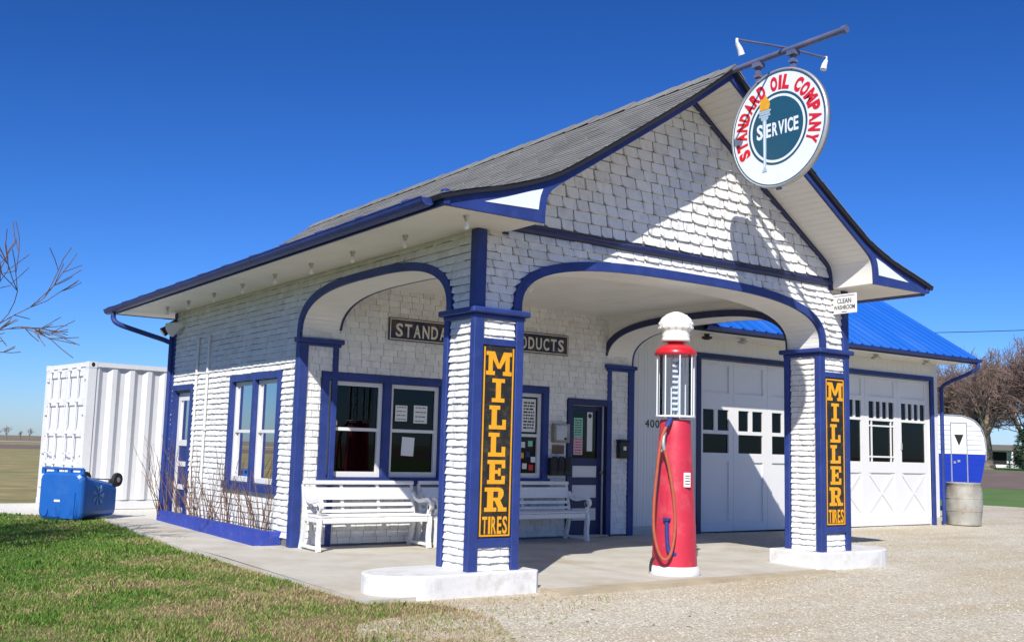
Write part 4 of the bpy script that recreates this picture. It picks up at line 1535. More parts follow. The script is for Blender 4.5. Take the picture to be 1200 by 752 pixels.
mb = MB(); mb.rect(FRONT(D - .13), 5.56, 5.62, 1.36, 1.42, 0, .003); mb.build('badge', M['paper'], t)
# floodlights at the rear corner
t = thing('floodlight', 'black floodlight under the eave at the rear corner of the side wall', 'floodlight', (-.08, L + .02, 3.2))
mb = MB(); mb.tube([(-.02, L - .02, 3.40), (-.10, L + .02, 3.34), (-.14, L + .05, 3.30)], .03, 8); mb.build('bracket', M['black'], t)
mb = MB(); mb.tube([(-.10, L + .04, 3.28), (-.17, L + .05, 3.22), (-.22, L + .06, 3.18)], [.05, .075, .085], 14); mb.build('lamp_head', M['black'], t)
mb = MB(); mb.tube([(-.222, L + .061, 3.178), (-.228, L + .062, 3.173)], .072, 14); mb.build('lens', M['milk'], t)
t = thing('horn_speaker', 'beige horn speaker under the eave next to the black floodlight', 'speaker', (-.1, L - .35, 3.2))
mb = MB(); mb.tube([(-.03, L - .45, 3.30), (-.09, L - .38, 3.27), (-.20, L - .26, 3.20)], [.05, .07, .13], 16); mb.build('horn', M['cream'], t)
mb = MB(); mb.box(-.06, 0.0, L - .48, L - .42, 3.27, 3.33); mb.build('bracket', M['cream'], t)

# ---------------------------------------------------------------- benches
def make_bench(ln):
    t = thing('bench', '', 'bench', (0, 0, 0), 'white slatted benches along the office wall')
    P = []
    def part(name, mb, par=None):
        return mb.build(name, M['white_bench'], par or t)
    yb0, yb1 = 0.0, -0.12          # back leans: y at top (wall side 0) and at seat
    def backy(z): return -0.17 + (z - .42) * 0.24
    def slat(name, z0, z1):
        mb = MB()
        y0, y1 = backy(z0), backy(z1)
        mb.add([(0.02, y0 - .012, z0), (ln - .02, y0 - .012, z0), (ln - .02, y0 + .012, z0), (0.02, y0 + .012, z0),
                (0.02, y1 - .012, z1), (ln - .02, y1 - .012, z1), (ln - .02, y1 + .012, z1), (0.02, y1 + .012, z1)],
               [(3, 2, 1, 0), (4, 5, 6, 7), (0, 1, 5, 4), (1, 2, 6, 5), (2, 3, 7, 6), (3, 0, 4, 7)])
        part(name, mb)
    mb = MB(); y = backy(.84); mb.bbox(-.02, ln + .02, y - .03, y + .025, .81, .865, .012); part('top_rail', mb)
    slat('back_slat', .62, .775); slat('back_slat', .535, .578); slat('back_slat', .455, .495)
    for k in range(6):
        mb = MB(); ys = -.58 + k * .072
        mb.bbox(0.01, ln - .01, ys, ys + .064, .415 + .004 * (k == 0), .44, .008)
        part('seat_slat', mb)
    mb = MB(); mb.bbox(.03, ln - .03, -.575, -.55, .345, .414, .006); part('seat_apron', mb)
    for x in (0.0, ln / 3, 2 * ln / 3, ln):
        end = x in (0.0, ln)
        xa, xb = (x - .022, x + .022)
        mb = MB()
        # back post
        zs = [.42, .95]
        mb.add([(xa, backy(.42) + .013, .40), (xb, backy(.42) + .013, .40), (xb, backy(.42) + .048, .40), (xa, backy(.42) + .048, .40),
                (xa, backy(.82) + .013, .815), (xb, backy(.82) + .013, .815), (xb, backy(.82) + .04, .815), (xa, backy(.82) + .04, .815)],
               [(3, 2, 1, 0), (4, 5, 6, 7), (0, 1, 5, 4), (1, 2, 6, 5), (2, 3, 7, 6), (3, 0, 4, 7)])
        part('back_post', mb)
        if not end and x > ln / 2:
            continue
        if end:
            leg_f = F((x, 0, 0), (0, 1, 0), (0, 0, 1), (1, 0, 0))
            for nm, path, rw in (('front_leg', [(-.56, .41), (-.575, .33), (-.565, .22), (-.56, .12), (-.585, .0)], .036),
                                 ('back_leg', [(-.15, .42), (-.13, .30), (-.10, .15), (-.05, .0)], .03),
                                 ('arm_rest', [(-.12, .70), (-.20, .63), (-.33, .605), (-.45, .625), (-.55, .635), (-.61, .60), (-.62, .55), (-.585, .52)], .024),
                                 ('arm_scroll', [(-.585, .52), (-.555, .54), (-.56, .57), (-.57, .50), (-.55, .45), (-.555, .42)], .022)):
                pts = smoothpoly(path, 5)
                a = offset2d(pts, rw); b = offset2d(pts, -rw)
                mb = MB(); mb.strip(a, b, leg_f, -.021, .021)
                part(nm, mb)
            mb = MB(); mb.box(x - .019, x + .019, -.56, -.10, .36, .409); part('end_rail', mb)
            mb = MB(); mb.box(x - .017, x + .017, -.55, -.08, .03, .065); part('foot_rail', mb)
    return t
for ln_, loc_, lab_ in ((1.60, (0.07, D - .07, 0), 'short white slatted bench at the left end of the porch, in the sun'),
                        (2.62, (1.80, D - .05, 0), 'long white slatted bench crossing behind the first pier towards the door')):
    b = make_bench(ln_)
    b.location = loc_
    b['label'] = lab_

# ---------------------------------------------------------------- visible gas pump
PC = Vector((2.97, 0.23, -0.028))
t = thing('gas_pump', 'tall antique red gas pump with glass cylinder and white crown globe', 'gas pump', tuple(PC))
mb = MB(); mb.lathe([(.295, 0), (.30, .02), (.285, .075), (.262, .095), (.255, .10)], PC, 40); mb.build('base', M['white'], t)
mb = MB()
mb.lathe([(.258, .095), (.257, .14), (.246, .40), (.226, .8), (.205, 1.2), (.187, 1.55), (.178, 1.735), (.172, 1.75)], PC, 48)
body = mb.build('body', M['red'], t)
mb = MB(); mb.lathe([(.256, .105), (.258, .115), (.256, .128)], PC, 48); mb.build('body_foot_band', M['red'], body)
for k, th in enumerate((2.6, 3.55)):
    mb = MB(); e_ = Vector((math.cos(th), math.sin(th), 0))
    mb.tube([PC + e_ * .2475 + Vector((0, 0, .16)), PC + e_ * .2255 + Vector((0, 0, .85)), PC + e_ * .1955 + Vector((0, 0, 1.55))], .006, 5); mb.build('access_door_seam', M['red'], body)
mb = MB(); mb.lathe([(.05, 0), (.05, .035)], (PC.x, PC.y, PC.z + 1.75), 16); mb.lathe([(.225, .032), (.232, .036), (.232, .052), (.225, .056)], (PC.x, PC.y, PC.z + 1.745), 36); mb.build('cylinder_seat', M['enamel_white'], t)
mb = MB()
gz0, gz1 = PC.z + 1.80, PC.z + 2.50
n = 40
vs_ = []
for z in (gz0, gz1):
    for k in range(n):
        vs_.append((PC.x + .185 * math.cos(2 * math.pi * k / n), PC.y + .185 * math.sin(2 * math.pi * k / n), z))
mb.add(vs_, [(k, (k + 1) % n, n + (k + 1) % n, n + k) for k in range(n)], True)
mb.build('glass_cylinder', M['pglass'], t)
for k in range(8):
    th = 2 * math.pi * (k + .3) / 8
    mb = MB(); x, y = PC.x + .218 * math.cos(th), PC.y + .218 * math.sin(th)
    mb.tube([(x, y, gz0 - .03), (x, y, gz1 + .01)], .0085, 6); mb.build('guard_rod', M['enamel_white'], t)
mb = MB(); mb.tube([(PC.x - .05, PC.y - .02, gz0), (PC.x - .05, PC.y - .02, gz1)], .013, 8); mb.build('gauge_rod', M['steel'], t)
for k in range(10):
    z = gz0 + .06 + k * .063
    mb = MB(); mb.box(PC.x - .095, PC.x - .025, PC.y - .06, PC.y - .045, z, z + .028); mb.build('gallon_marker', M['enamel_white'], t)
mb = MB(); mb.tube([(PC.x + .06, PC.y + .02, gz0), (PC.x + .06, PC.y + .02, gz1 - .05)], .022, 10); mb.lathe([(.05, 0), (.05, .03), (.025, .05)], (PC.x + .06, PC.y + .02, gz1 - .12), 14); mb.build('overflow_pipe', M['enamel_grey'], t)
mb = MB(); mb.lathe([(.236, 0), (.248, .01), (.248, .03), (.225, .075), (.17, .115), (.125, .128), (.095, .132), (.095, .165)], (PC.x, PC.y, gz1), 40); mb.build('cap', M['redcap'], t)
mb = MB()
cz = gz1 + .163
def crown(th, h):
    k = 1.0
    if h > .13:
        k += .012 * math.cos(16 * th) * min(1, (h - .13) / .05) + .010 * math.cos(48 * th)
    elif h > .04:
        k += .006 * math.cos(40 * th)
    return k
mb.lathe([(.148, 0), (.165, .006), (.168, .03), (.160, .042), (.158, .055), (.163, .075), (.160, .09), (.162, .115), (.172, .135), (.190, .150), (.198, .175), (.200, .20),
          (.196, .222), (.186, .25), (.170, .275), (.148, .298), (.118, .320), (.085, .338), (.05, .352), (.02, .358)], (PC.x, PC.y, cz), 96, mod=crown)
globe = mb.build('crown_globe', M['milk'], t)
mb = MB()
for k in range(16):
    th = 2 * math.pi * k / 16
    for q, (r_, h_, s2) in enumerate(((.192, .165, .016), (.193, .215, .015), (.168, .265, .014), (.126, .308, .012))):
        x, y = PC.x + r_ * math.cos(th + q * .2), PC.y + r_ * math.sin(th + q * .2)
        mb.lathe([(s2 * .4, -s2 * .9), (s2 * .9, -s2 * .4), (s2 * .9, s2 * .4), (s2 * .4, s2 * .9)], (x, y, cz + h_), 7)
mb.build('globe_beads', M['milk'], globe, kind='stuff')
# hose hangs in a long loop on the camera-left side
toL = Vector((-0.80, 0.30, 0)).normalized()
def hp(l, f, z):       # l: metres to the image left, f: towards the front
    lv = Vector((-.83, .55, 0)).normalized(); fv = Vector((-.55, -.83, 0)).normalized()
    p_ = PC + lv * l + fv * f
    return (p_.x, p_.y, PC.z + z)
hose = smoothpoly([hp(.10, .19, 1.72), hp(.16, .24, 1.64), hp(.215, .26, 1.48), hp(.255, .26, 1.15), hp(.285, .26, .80), hp(.285, .27, .50), hp(.235, .29, .27), hp(.165, .31, .185),
                   hp(.095, .31, .27), hp(.050, .29, .55), hp(.065, .28, .85), hp(.11, .27, 1.15), hp(.15, .265, 1.33), hp(.175, .262, 1.41)], 5)
mb = MB(); mb.tube(hose, .0185, 10); mb.build('hose', M['hose'], t)
mb = MB(); mb.tube([hp(.085, .17, 1.76), hp(.12, .215, 1.70), hp(.145, .235, 1.66)], [.034, .030, .026], 10); mb.build('hose_coupling', M['blue'], t)
mb = MB(); mb.tube([hp(.175, .262, 1.40), hp(.188, .262, 1.47), hp(.18, .25, 1.55), hp(.155, .23, 1.60)], [.020, .026, .020, .014], 10)
mb.tube([hp(.20, .262, 1.38), hp(.225, .25, 1.46), hp(.20, .25, 1.53)], .008, 6); mb.build('nozzle', M['steel'], t)
mb = MB(); mb.tube(smoothpoly([hp(.13, .215, .62), hp(.132, .235, .45), hp(.12, .25, .30), hp(.09, .25, .25), hp(.03, .235, .24)], 4), .024, 10)
mb.tube([hp(.13, .212, .615), hp(.13, .216, .64)], .045, 12); mb.build('valve_pipe', M['blue'], t)
mb = MB(); mb.tube([hp(.22, .06, .25), hp(.205, .06, .7), hp(.195, .06, 1.5)], .014, 8); mb.build('side_rod', M['rust_pipe'], t)
mb = MB(); mb.tube(smoothpoly([hp(.235, .08, .20), hp(.272, .08, .165), hp(.288, .08, .10), hp(.288, .08, .03)], 3), .014, 8); mb.build('drain_pipe', M['black'], t)
pf = F(PC + Vector((-.02, 0, 0)), Vector((.81, -.58, 0)), (0, 0, 1), (-.58, -.81, 0))
mb = MB(); mb.rect(pf, .085, .16, .99, 1.15, .15, .203); mb.build('price_plate', M['paper'], t)
mb = MB()
for k in range(4): mb.rect(pf, .10, .155, 1.02 + k * .03, 1.032 + k * .03, .203, .2045)
mb.build('price_print', M['ink'], t)

# ---------------------------------------------------------------- whitewashed pier islands
def island(mirror):
    pts = []
    inner, outer, yf, yb = 0.78, -0.98, -0.125, 0.66
    cy, ry = (yf + yb) / 2, (yb - yf) / 2
    for i in range(17):
        th = math.pi / 2 + math.pi * i / 16
        pts.append((-0.45 + (-(outer + .45)) * -1 * -math.cos(th) * 1.0 if False else -0.45 + 0.53 * math.cos(th), cy + ry * math.sin(th)))
    pts += [(inner - .05, yf), (inner, yf + .04), (inner, yb - .04), (inner - .05, yb)]
    if mirror:
        pts = [(W - x, y) for x, y in reversed(pts)]
    return pts
for s in (0, 1):
    pts = island(s)
    bm = bmesh.new()
    vs0 = [bm.verts.new((x, y, -0.16)) for x, y in pts]
    f = bm.faces.new(vs0)
    ext = bmesh.ops.extrude_face_region(bm, geom=[f])
    top = [v for v in ext['geom'] if isinstance(v, bmesh.types.BMVert)]
    bmesh.ops.translate(bm, verts=top, vec=(0, 0, 0.314))
    bmesh.ops.recalc_face_normals(bm, faces=bm.faces)
    te = [e for e in bm.edges if all(v in top for v in e.verts)]
    bmesh.ops.bevel(bm, geom=te, offset=.022, segments=3, affect='EDGES', profile=.6)
    mb = MB(); mb.bm(bm)
    o = mb.build('pier_island', M['pad'])
    tag(o, ['whitewashed concrete island under the left porch pier beside the lawn', 'whitewashed concrete island under the right porch pier in the gravel'][s], 'concrete island', 'concrete islands under the porch piers')

# planter along the side wall
t = thing('planter_curb', 'blue painted concrete curb along the side wall', 'curb', (-.25, 7.0, -.06))
mb = MB()
cq = [(-.28, 4.50, .185), (-.185, 4.50, .187), (-.035, 9.58, .15), (-.115, 9.58, .148)]
mb.add([(x, y, -.12) for x, y, z in cq] + [(x + (.012 if i in (0, 3) else 0), y, z) for i, (x, y, z) in enumerate(cq)], [(3, 2, 1, 0), (4, 5, 6, 7), (0, 1, 5, 4), (1, 2, 6, 5), (2, 3, 7, 6), (3, 0, 4, 7)])
mb.bbox(-.184, -.002, 4.50, 4.60, -.12, .183, .012)
mb.build('curb', M['blue_curb'], t)
mb = MB(); mb.add([(-.18, 4.61, .09), (-.003, 4.61, .09), (-.003, 9.5, .08), (-.04, 9.5, .08)], [(0, 1, 2, 3)]); mb.build('planter_soil', M['soil'], t)
rr = random.Random(21)
for i, (y, hgt, n, lean) in enumerate(((9.35, 1.25, 10, .75), (8.55, .95, 9, .35), (7.75, 1.2, 11, .25), (7.0, .9, 10, .1), (6.3, 1.0, 10, 0.0), (5.6, .85, 9, -.1), (4.95, .9, 10, -.15))):
    mb = MB()
    for k in range(n):
        yy = y + rr.uniform(-.28, .28)
        p = Vector((-.085 + rr.uniform(-.05, .04), yy, .078))
        pts = [p]
        d = Vector((rr.uniform(-.28, .05), rr.uniform(-.35, .35) + lean * rr.random(), 1)).normalized()
        h = hgt * rr.uniform(.45, 1.0)
        ns_ = 5
        for q in range(ns_):
            d = (d + Vector((rr.uniform(-.14, .12), rr.uniform(-.22, .22), rr.uniform(-.1, .05)))).normalized()
            p = p + d * h / ns_
            p.x = min(p.x, -.035)
            pts.append(p.copy())
            if q > 0 and rr.random() < .75:
                b = p.copy(); bd = (d + Vector((rr.uniform(-.6, .3), rr.uniform(-.9, .9), .2))).normalized()
                bp_ = [b.copy()]
                for w in range(3):
                    b = b + bd * h * .09; b.x = min(b.x, -.035); bp_.append(b.copy())
                    bd = (bd + Vector((0, rr.uniform(-.3, .3), .2))).normalized()
                mb.tube(bp_, [.0045, .0038, .003, .002], 4, False)
        mb.tube(pts, [.009 * (1 - .14 * q) for q in range(ns_ + 1)], 5, False)
    o = mb.build('bare_shrub', M['stem'])
    where = ['leaning out past the rear door', 'below the rear door edge', 'beside the two conduits', 'left of the side window', 'under the left half of the side window', 'under the right half of the side window', 'next to the porch corner']
    tag(o, 'leafless brown shrub in the blue planter ' + where[i], 'shrub', 'bare shrubs along the side wall')
# ---------------------------------------------------------------- ground
def sheet(name, pts, z, m, kind='structure', thick=0.0, **kw):
    bm = bmesh.new()
    vs_ = [bm.verts.new((p[0], p[1], z if len(p) < 3 else p[2])) for p in pts]
    f = bm.faces.new(vs_)
    if f.calc_area() and f.normal.z < 0: f.normal_flip()
    bm.normal_update()
    if f.normal.z < 0: f.normal_flip()
    if thick:
        ext = bmesh.ops.extrude_face_region(bm, geom=[f])
        tv = [v for v in ext['geom'] if isinstance(v, bmesh.types.BMVert)]
        bmesh.ops.translate(bm, verts=tv, vec=(0, 0, -thick))
        bmesh.ops.recalc_face_normals(bm, faces=bm.faces)
    mb = MB(); mb.bm(bm)
    o = mb.build(name, M[m])
    o['kind'] = kind
    for k, v in kw.items(): o[k] = v
    return o

sheet('ground', [(-3000, -3000), (3000, -3000), (3000, 3000), (-3000, 3000)], -0.20, 'far_ground')
sheet('dry_field', [(-160, 15.2), (19, 15.2), (40, 108), (-160, 108)], -0.085, 'field_dry')
sheet('plowed_strip', [(-160, 108), (60, 108), (80, 160), (-160, 160)], -0.09, 'field_plow')
sheet('far_field', [(-300, 160), (160, 160), (160, 216), (-300, 216)], -0.09, 'field_dry')
sheet('far_road', [(-600, 216), (300, 216), (300, 238), (-600, 238)], 0.0, 'road')
sheet('green_verge', [(24.5, -200), (45, -200), (45, 200), (21.5, 30), (19.5, 12)], -0.055, 'field_green')
sheet('plowed_field', [(45, -200, -.05), (45, 200, -.05), (92, 200, .40), (92, -200, .40)], 0, 'field_plow')
sheet('tree_verge', [(92, -200, .40), (92, 200, .40), (180, 200, .60), (180, -200, .60)], 0, 'field_green')

LAWN = [(-0.93, 0.05), (-1.06, 0.35), (-1.10, 1.4), (-1.05, 2.8), (-0.98, 3.9), (-0.86, 4.7), (-.72, 6.0), (-.58, 7.6), (-.46, 9.3), (-.50, 10.1), (-.9, 10.8), (-1.6, 11.6), (-2.3, 12.3), (-4, 13.0),
        (-30, 14.0), (-30, -16), (-3.4, -16), (-2.6, -7), (-1.75, -4.2), (-1.25, -2.7), (-0.9, -2.0), (-.62, -1.4), (-.50, -.9), (-.62, -.35)]
sheet('rock_drive', [(-30, 11.0), (-2.3, 11.0), (-.35, 9.3), (20, 9.3), (20, 15.4), (-30, 15.4)], -0.075, 'gravel_white')
sheet('lawn', LAWN, -0.062, 'turf')
# side walk and porch slab, with a joint between them
sheet('side_walk', [(-1.2, 4.56), (-0.27, 4.56), (-0.09, 10.0), (-0.85, 10.0)], -0.028, 'conc', thick=.1)
mb = MB()
def slabz(y): return 0.0 if y > 3.4 else -.03 * (3.4 - y) / 3.5
for (xa, xb) in ((-1.16, 2.42), (2.428, 6.55)):
    ys = [-.10, 1.2, 2.4, 3.4, D + .01 if xa > 0 else 4.55]
    vs_, fs = [], []
    for y in ys:
        vs_ += [(xa, y, slabz(y)), (xb, y, slabz(y))]
    for i in range(len(ys) - 1):
        fs.append((2 * i, 2 * i + 1, 2 * i + 3, 2 * i + 2))
    k = len(vs_)
    vs_ += [(xa, -.10, -.2), (xb, -.10, -.2), (xa, ys[-1], -.2), (xb, ys[-1], -.2)]
    fs += [(k, k + 1, 1, 0), (2 * len(ys) - 2, 0, k, k + 2), (1, 2 * len(ys) - 1, k + 3, k + 1)]
    mb.add(vs_, fs)
o = mb.build('porch_slab', M['conc']); o['kind'] = 'structure'
# old stained apron strip in front of the slab
sheet('concrete_apron', [(.80, -.42), (5.2, -.30), (5.2, -.105), (.80, -.105)], -0.040, 'conc_dirty', thick=.08)

# gravel lot with slight unevenness
def gz(x, y):
    b = -0.055 + 0.045 * max(0, min(1, y / 4.0))
    return b + .010 * math.sin(x * .9 + y * .5) * math.sin(y * 1.1 - x * .3)
mb = MB()
xs = [-4.5 + .5 * i for i in range(60)]
ys = [-16 + .5 * i for i in range(52)]
idx = {}
vs_, fs = [], []
for i, x in enumerate(xs):
    for j, y in enumerate(ys):
        idx[i, j] = len(vs_); vs_.append((x, y, gz(x, y) - .012))
for i in range(len(xs) - 1):
    for j in range(len(ys) - 1):
        cx, cy = xs[i] + .25, ys[j] + .25
        if cx < -2.2 and cy > -6: continue
        if cx < -.3 and cy > -.2: continue
        if cy > 4.5 and cx < 14.5: continue
        fs.append((idx[i, j], idx[i + 1, j], idx[i + 1, j + 1], idx[i, j + 1]))
mb.add(vs_, fs, True)
o = mb.build('gravel_lot', M['gravel']); o['kind'] = 'structure'

def in_poly(px, py, poly):
    c = np.zeros(len(px), bool)
    n = len(poly)
    j = n - 1
    for i in range(n):
        xi, yi = poly[i]; xj, yj = poly[j]
        cond = ((yi > py) != (yj > py)) & (px < (xj - xi) * (py - yi) / (yj - yi + 1e-12) + xi)
        c ^= cond
        j = i
    return c

rng = np.random.default_rng(5)
# --- grass blades: one object, nobody could count them
def blades(name, poly, n, box, m, zb, hscale=1.0, label='', wscale=1.0, power=1.6):
    x = rng.uniform(box[0], box[1], n * 6); y = rng.uniform(box[2], box[3], n * 6)
    d = np.hypot(x - CAM_POS.x, y - CAM_POS.y)
    keep = in_poly(x, y, poly) & (rng.random(len(x)) < np.clip((7.0 / d) ** power, 0, 1))
    x, y, d = x[keep][:n], y[keep][:n], d[keep][:n]
    n = len(x)
    tuft = np.sin(x * 3.1 + 1.3) * np.sin(y * 2.7 + .4) + .6 * np.sin(x * 7.7) * np.sin(y * 8.3)
    h = rng.uniform(.014, .052, n) * (1 + .35 * tuft) * hscale
    w = rng.uniform(.002, .0042, n) * wscale * np.clip(d / 8, 1, 2.5)
    a = rng.uniform(0, 2 * np.pi, n)
    lean = rng.uniform(.2, 1.3, n) * h
    la = rng.uniform(0, 2 * np.pi, n)
    V = np.zeros((n, 5, 3), np.float32)
    V[:, 0] = np.c_[x - w * np.cos(a), y - w * np.sin(a), np.full(n, zb)]
    V[:, 1] = np.c_[x + w * np.cos(a), y + w * np.sin(a), np.full(n, zb)]
    mx, my, mz = x + lean * .4 * np.cos(la), y + lean * .4 * np.sin(la), zb + h * .65
    V[:, 2] = np.c_[mx + w * .8 * np.cos(a), my + w * .8 * np.sin(a), mz]
    V[:, 3] = np.c_[mx - w * .8 * np.cos(a), my - w * .8 * np.sin(a), mz]
    V[:, 4] = np.c_[x + lean * np.cos(la), y + lean * np.sin(la), zb + h]
    me = bpy.data.meshes.new(name)
    me.vertices.add(n * 5); me.vertices.foreach_set('co', V.ravel())
    base = (np.arange(n) * 5)[:, None]
    loops = np.concatenate([base + np.array([0, 1, 2, 3]), base + np.array([3, 2, 4])], axis=1).ravel()
    me.loops.add(n * 7); me.loops.foreach_set('vertex_index', loops.astype(np.int32))
    me.polygons.add(n * 2)
    st = (np.arange(n)[:, None] * 7 + np.array([0, 4])).ravel()
    me.polygons.foreach_set('loop_start', st.astype(np.int32))
    me.polygons.foreach_set('loop_total', np.tile([4, 3], n).astype(np.int32))
    me.update(); me.validate()
    me.materials.append(M[m])
    o = bpy.data.objects.new(name, me)
    COL.objects.link(o)
    o['kind'] = 'stuff'
    tag(o, label, 'grass')
    return o
blades('lawn_grass', LAWN, 300000, (-9.5, -.35, -6.0, 13.0), 'blades', -.063, hscale=.75, label='short patchy green and straw coloured lawn grass')

blades('gravel_weeds', [(-.95, -.15), (.4, -.35), (1.3, -.75), (.3, -1.3), (-.6, -2.0), (-.55, -1.0)], 420, (-1, 1.4, -2.1, -.1), 'blades', -.07, label='sparse weeds at the gravel edge by the left pier island', power=0.5)
# --- loose pebbles on the gravel lot
def pebbles(name, n, box, size, m, label, exclude, cat='gravel', power=1.5, flat=.55):
    x = rng.uniform(box[0], box[1], n * 5); y = rng.uniform(box[2], box[3], n * 5)
    d = np.hypot(x - CAM_POS.x, y - CAM_POS.y)
    keep = (rng.random(len(x)) < np.clip((8.0 / d) ** power, 0, 1)) & ~exclude(x, y)
    x, y = x[keep][:n], y[keep][:n]
    n = len(x)
    s = rng.uniform(*size, n) * np.clip(rng.random(n) * 1.6, .5, 1.6)
    a = rng.uniform(0, 2 * np.pi, n)
    z = -0.055 + .045 * np.clip(y / 4, 0, 1) + .010 * np.sin(x * .9 + y * .5) * np.sin(y * 1.1 - x * .3) - .012
    ux, uy = np.cos(a), np.sin(a)
    e = rng.uniform(.6, 1.2, n)
    V = np.zeros((n, 6, 3), np.float32)
    V[:, 0] = np.c_[x + s * ux, y + s * uy, z]
    V[:, 1] = np.c_[x - s * e * uy, y + s * e * ux, z + s * .1]
    V[:, 2] = np.c_[x - s * ux, y - s * uy, z]
    V[:, 3] = np.c_[x + s * e * uy, y - s * e * ux, z + s * .1]
    V[:, 4] = np.c_[x + s * .2 * ux, y + s * .2 * uy, z + s * flat * rng.uniform(.7, 1.4, n)]
    V[:, 5] = np.c_[x, y, z - s * .4]
    T_ = np.array([[0, 1, 4], [1, 2, 4], [2, 3, 4], [3, 0, 4]])
    base = (np.arange(n) * 6)[:, None]
    loops = (base + T_.ravel()).ravel()
    me = bpy.data.meshes.new(name)
    me.vertices.add(n * 6); me.vertices.foreach_set('co', V.ravel())
    me.loops.add(n * 12); me.loops.foreach_set('vertex_index', loops.astype(np.int32))
    me.polygons.add(n * 4)
    me.polygons.foreach_set('loop_start', (np.arange(n * 4) * 3).astype(np.int32))
    me.polygons.foreach_set('loop_total', np.full(n * 4, 3, np.int32))
    me.update(); me.validate()
    me.materials.append(M[m])
    o = bpy.data.objects.new(name, me); COL.objects.link(o)
    o['kind'] = 'stuff'; tag(o, label, cat)
    return o
LAWN_T = LAWN
def excl(x, y):
    slab = (x > -1.2) & (x < 6.55) & (y > -.42)
    gar = (y > 4.15) & (x < 15)
    return in_poly(x, y, LAWN_T) | slab | gar
pebbles('loose_gravel', 85000, (-1.6, 17, -6, 5.5), (.006, .013), 'pebble', 'pale loose gravel stones scattered over the lot', excl)
pebbles('dead_leaves', 90, (-1.0, 1.6, -2.4, -.15), (.009, .02), 'soil', 'small brown dead leaves on the gravel near the left pier', lambda x, y: (x > -1.0) & (y > -.15), 'leaves', .5, .25)

# ---------------------------------------------------------------- shipping container
ca_, sa_ = math.cos(R(7)), math.sin(R(7))
CA = Vector((-.61, 12.92, -.07))
U = Vector((ca_, sa_, 0)); V = Vector((-sa_, ca_, 0))
H, CW, CL = 2.90, 2.44, 6.06
t = thing('shipping_container', 'white corrugated steel shipping container behind the station', 'container', tuple(CA))
sf = F(CA, U, (0, 0, 1), -V)            # long side facing the lawn
ef = F(CA, V, (0, 0, 1), -U)            # door end
def frm(o, u, n): return F(o, u, (0, 0, 1), n)
def corr(fr, u0, u1, z0, z1, pitch=.28, dep=.036, thick=.006):
    mb = MB(); pr_ = []
    u = u0
    while u < u1 - .02:
        for du, dd in ((0, 0), (.25, 0), (.5, -dep), (.75, -dep)):
            if u + du * pitch < u1: pr_.append((u + du * pitch, dd))
        u += pitch
    pr_.append((u1, 0))
    vs_ = []
    for u, d_ in pr_:
        vs_ += [fr(u, z0, d_ - .02), fr(u, z1, d_ - .02)]
    mb.add(vs_, [(2 * i, 2 * i + 2, 2 * i + 3, 2 * i + 1) for i in range(len(pr_) - 1)])
    return mb
corr(sf, .13, CL - .13, .18, H - .10, .36, .05).build('side_panel', M['cont'], t)
corr(F(CA + V * CW, U, (0, 0, 1), V), .13, CL - .13, .18, H - .10, .36, .05).build('side_panel', M['cont'], t)
corr(F(CA + U * CL, V, (0, 0, 1), U), .13, CW - .13, .18, H - .10, .46, .05).build('end_panel', M['cont'], t)
mb = MB(); rf = F(CA, U, V, (0, 0, 1)); mb.rect(rf, .06, CL - .06, .06, CW - .06, H - .045, H - .03); mb.rect(rf, .06, CL - .06, .06, CW - .06, .14, .17); mb.build('roof_and_floor', M['cont'], t)
mb = MB()
for z0, z1 in ((.005, .16), (H - .10, H - .01)):
    mb.rect(sf, .16, CL - .16, z0, z1, -.06, 0)
    mb.rect(F(CA + V * CW, U, (0, 0, 1), V), .16, CL - .16, z0, z1, -.06, 0)
    mb.rect(F(CA + U * CL, V, (0, 0, 1), U), .16, CW - .16, z0, z1, -.06, 0)
    mb.rect(ef, .16, CW - .16, z0, z1 + (.0), -.06, 0)
mb.build('rails', M['cont'], t)
for (a, b) in ((0, 0), (1, 0), (0, 1), (1, 1)):
    mb = MB(); o0 = CA + U * (a * (CL - .16)) + V * (b * (CW - .16))
    pf2 = F(o0, U, V, (0, 0, 1)); mb.rect(pf2, .002, .158, .002, .158, .12, H - .12); mb.build('corner_post', M['cont'], t)
    for zz in (0, H - .12):
        mb = MB(); pf3 = F(o0 + Vector((0, 0, zz)), U, V, (0, 0, 1)); mb.rect(pf3, -.005, .165, -.005, .165, 0, .12)
        cc = mb.build('corner_casting', M['cont'], t)
        mb = MB(); hf = F(o0 + Vector((0, 0, zz)) - V * .0055, U, (0, 0, 1), -V)
        mb.prism([(.08 + .035 * math.cos(k * math.pi / 6), .06 + .045 * math.sin(k * math.pi / 6)) for k in range(12)], hf, 0, .002); mb.build('casting_hole', M['black'], cc)
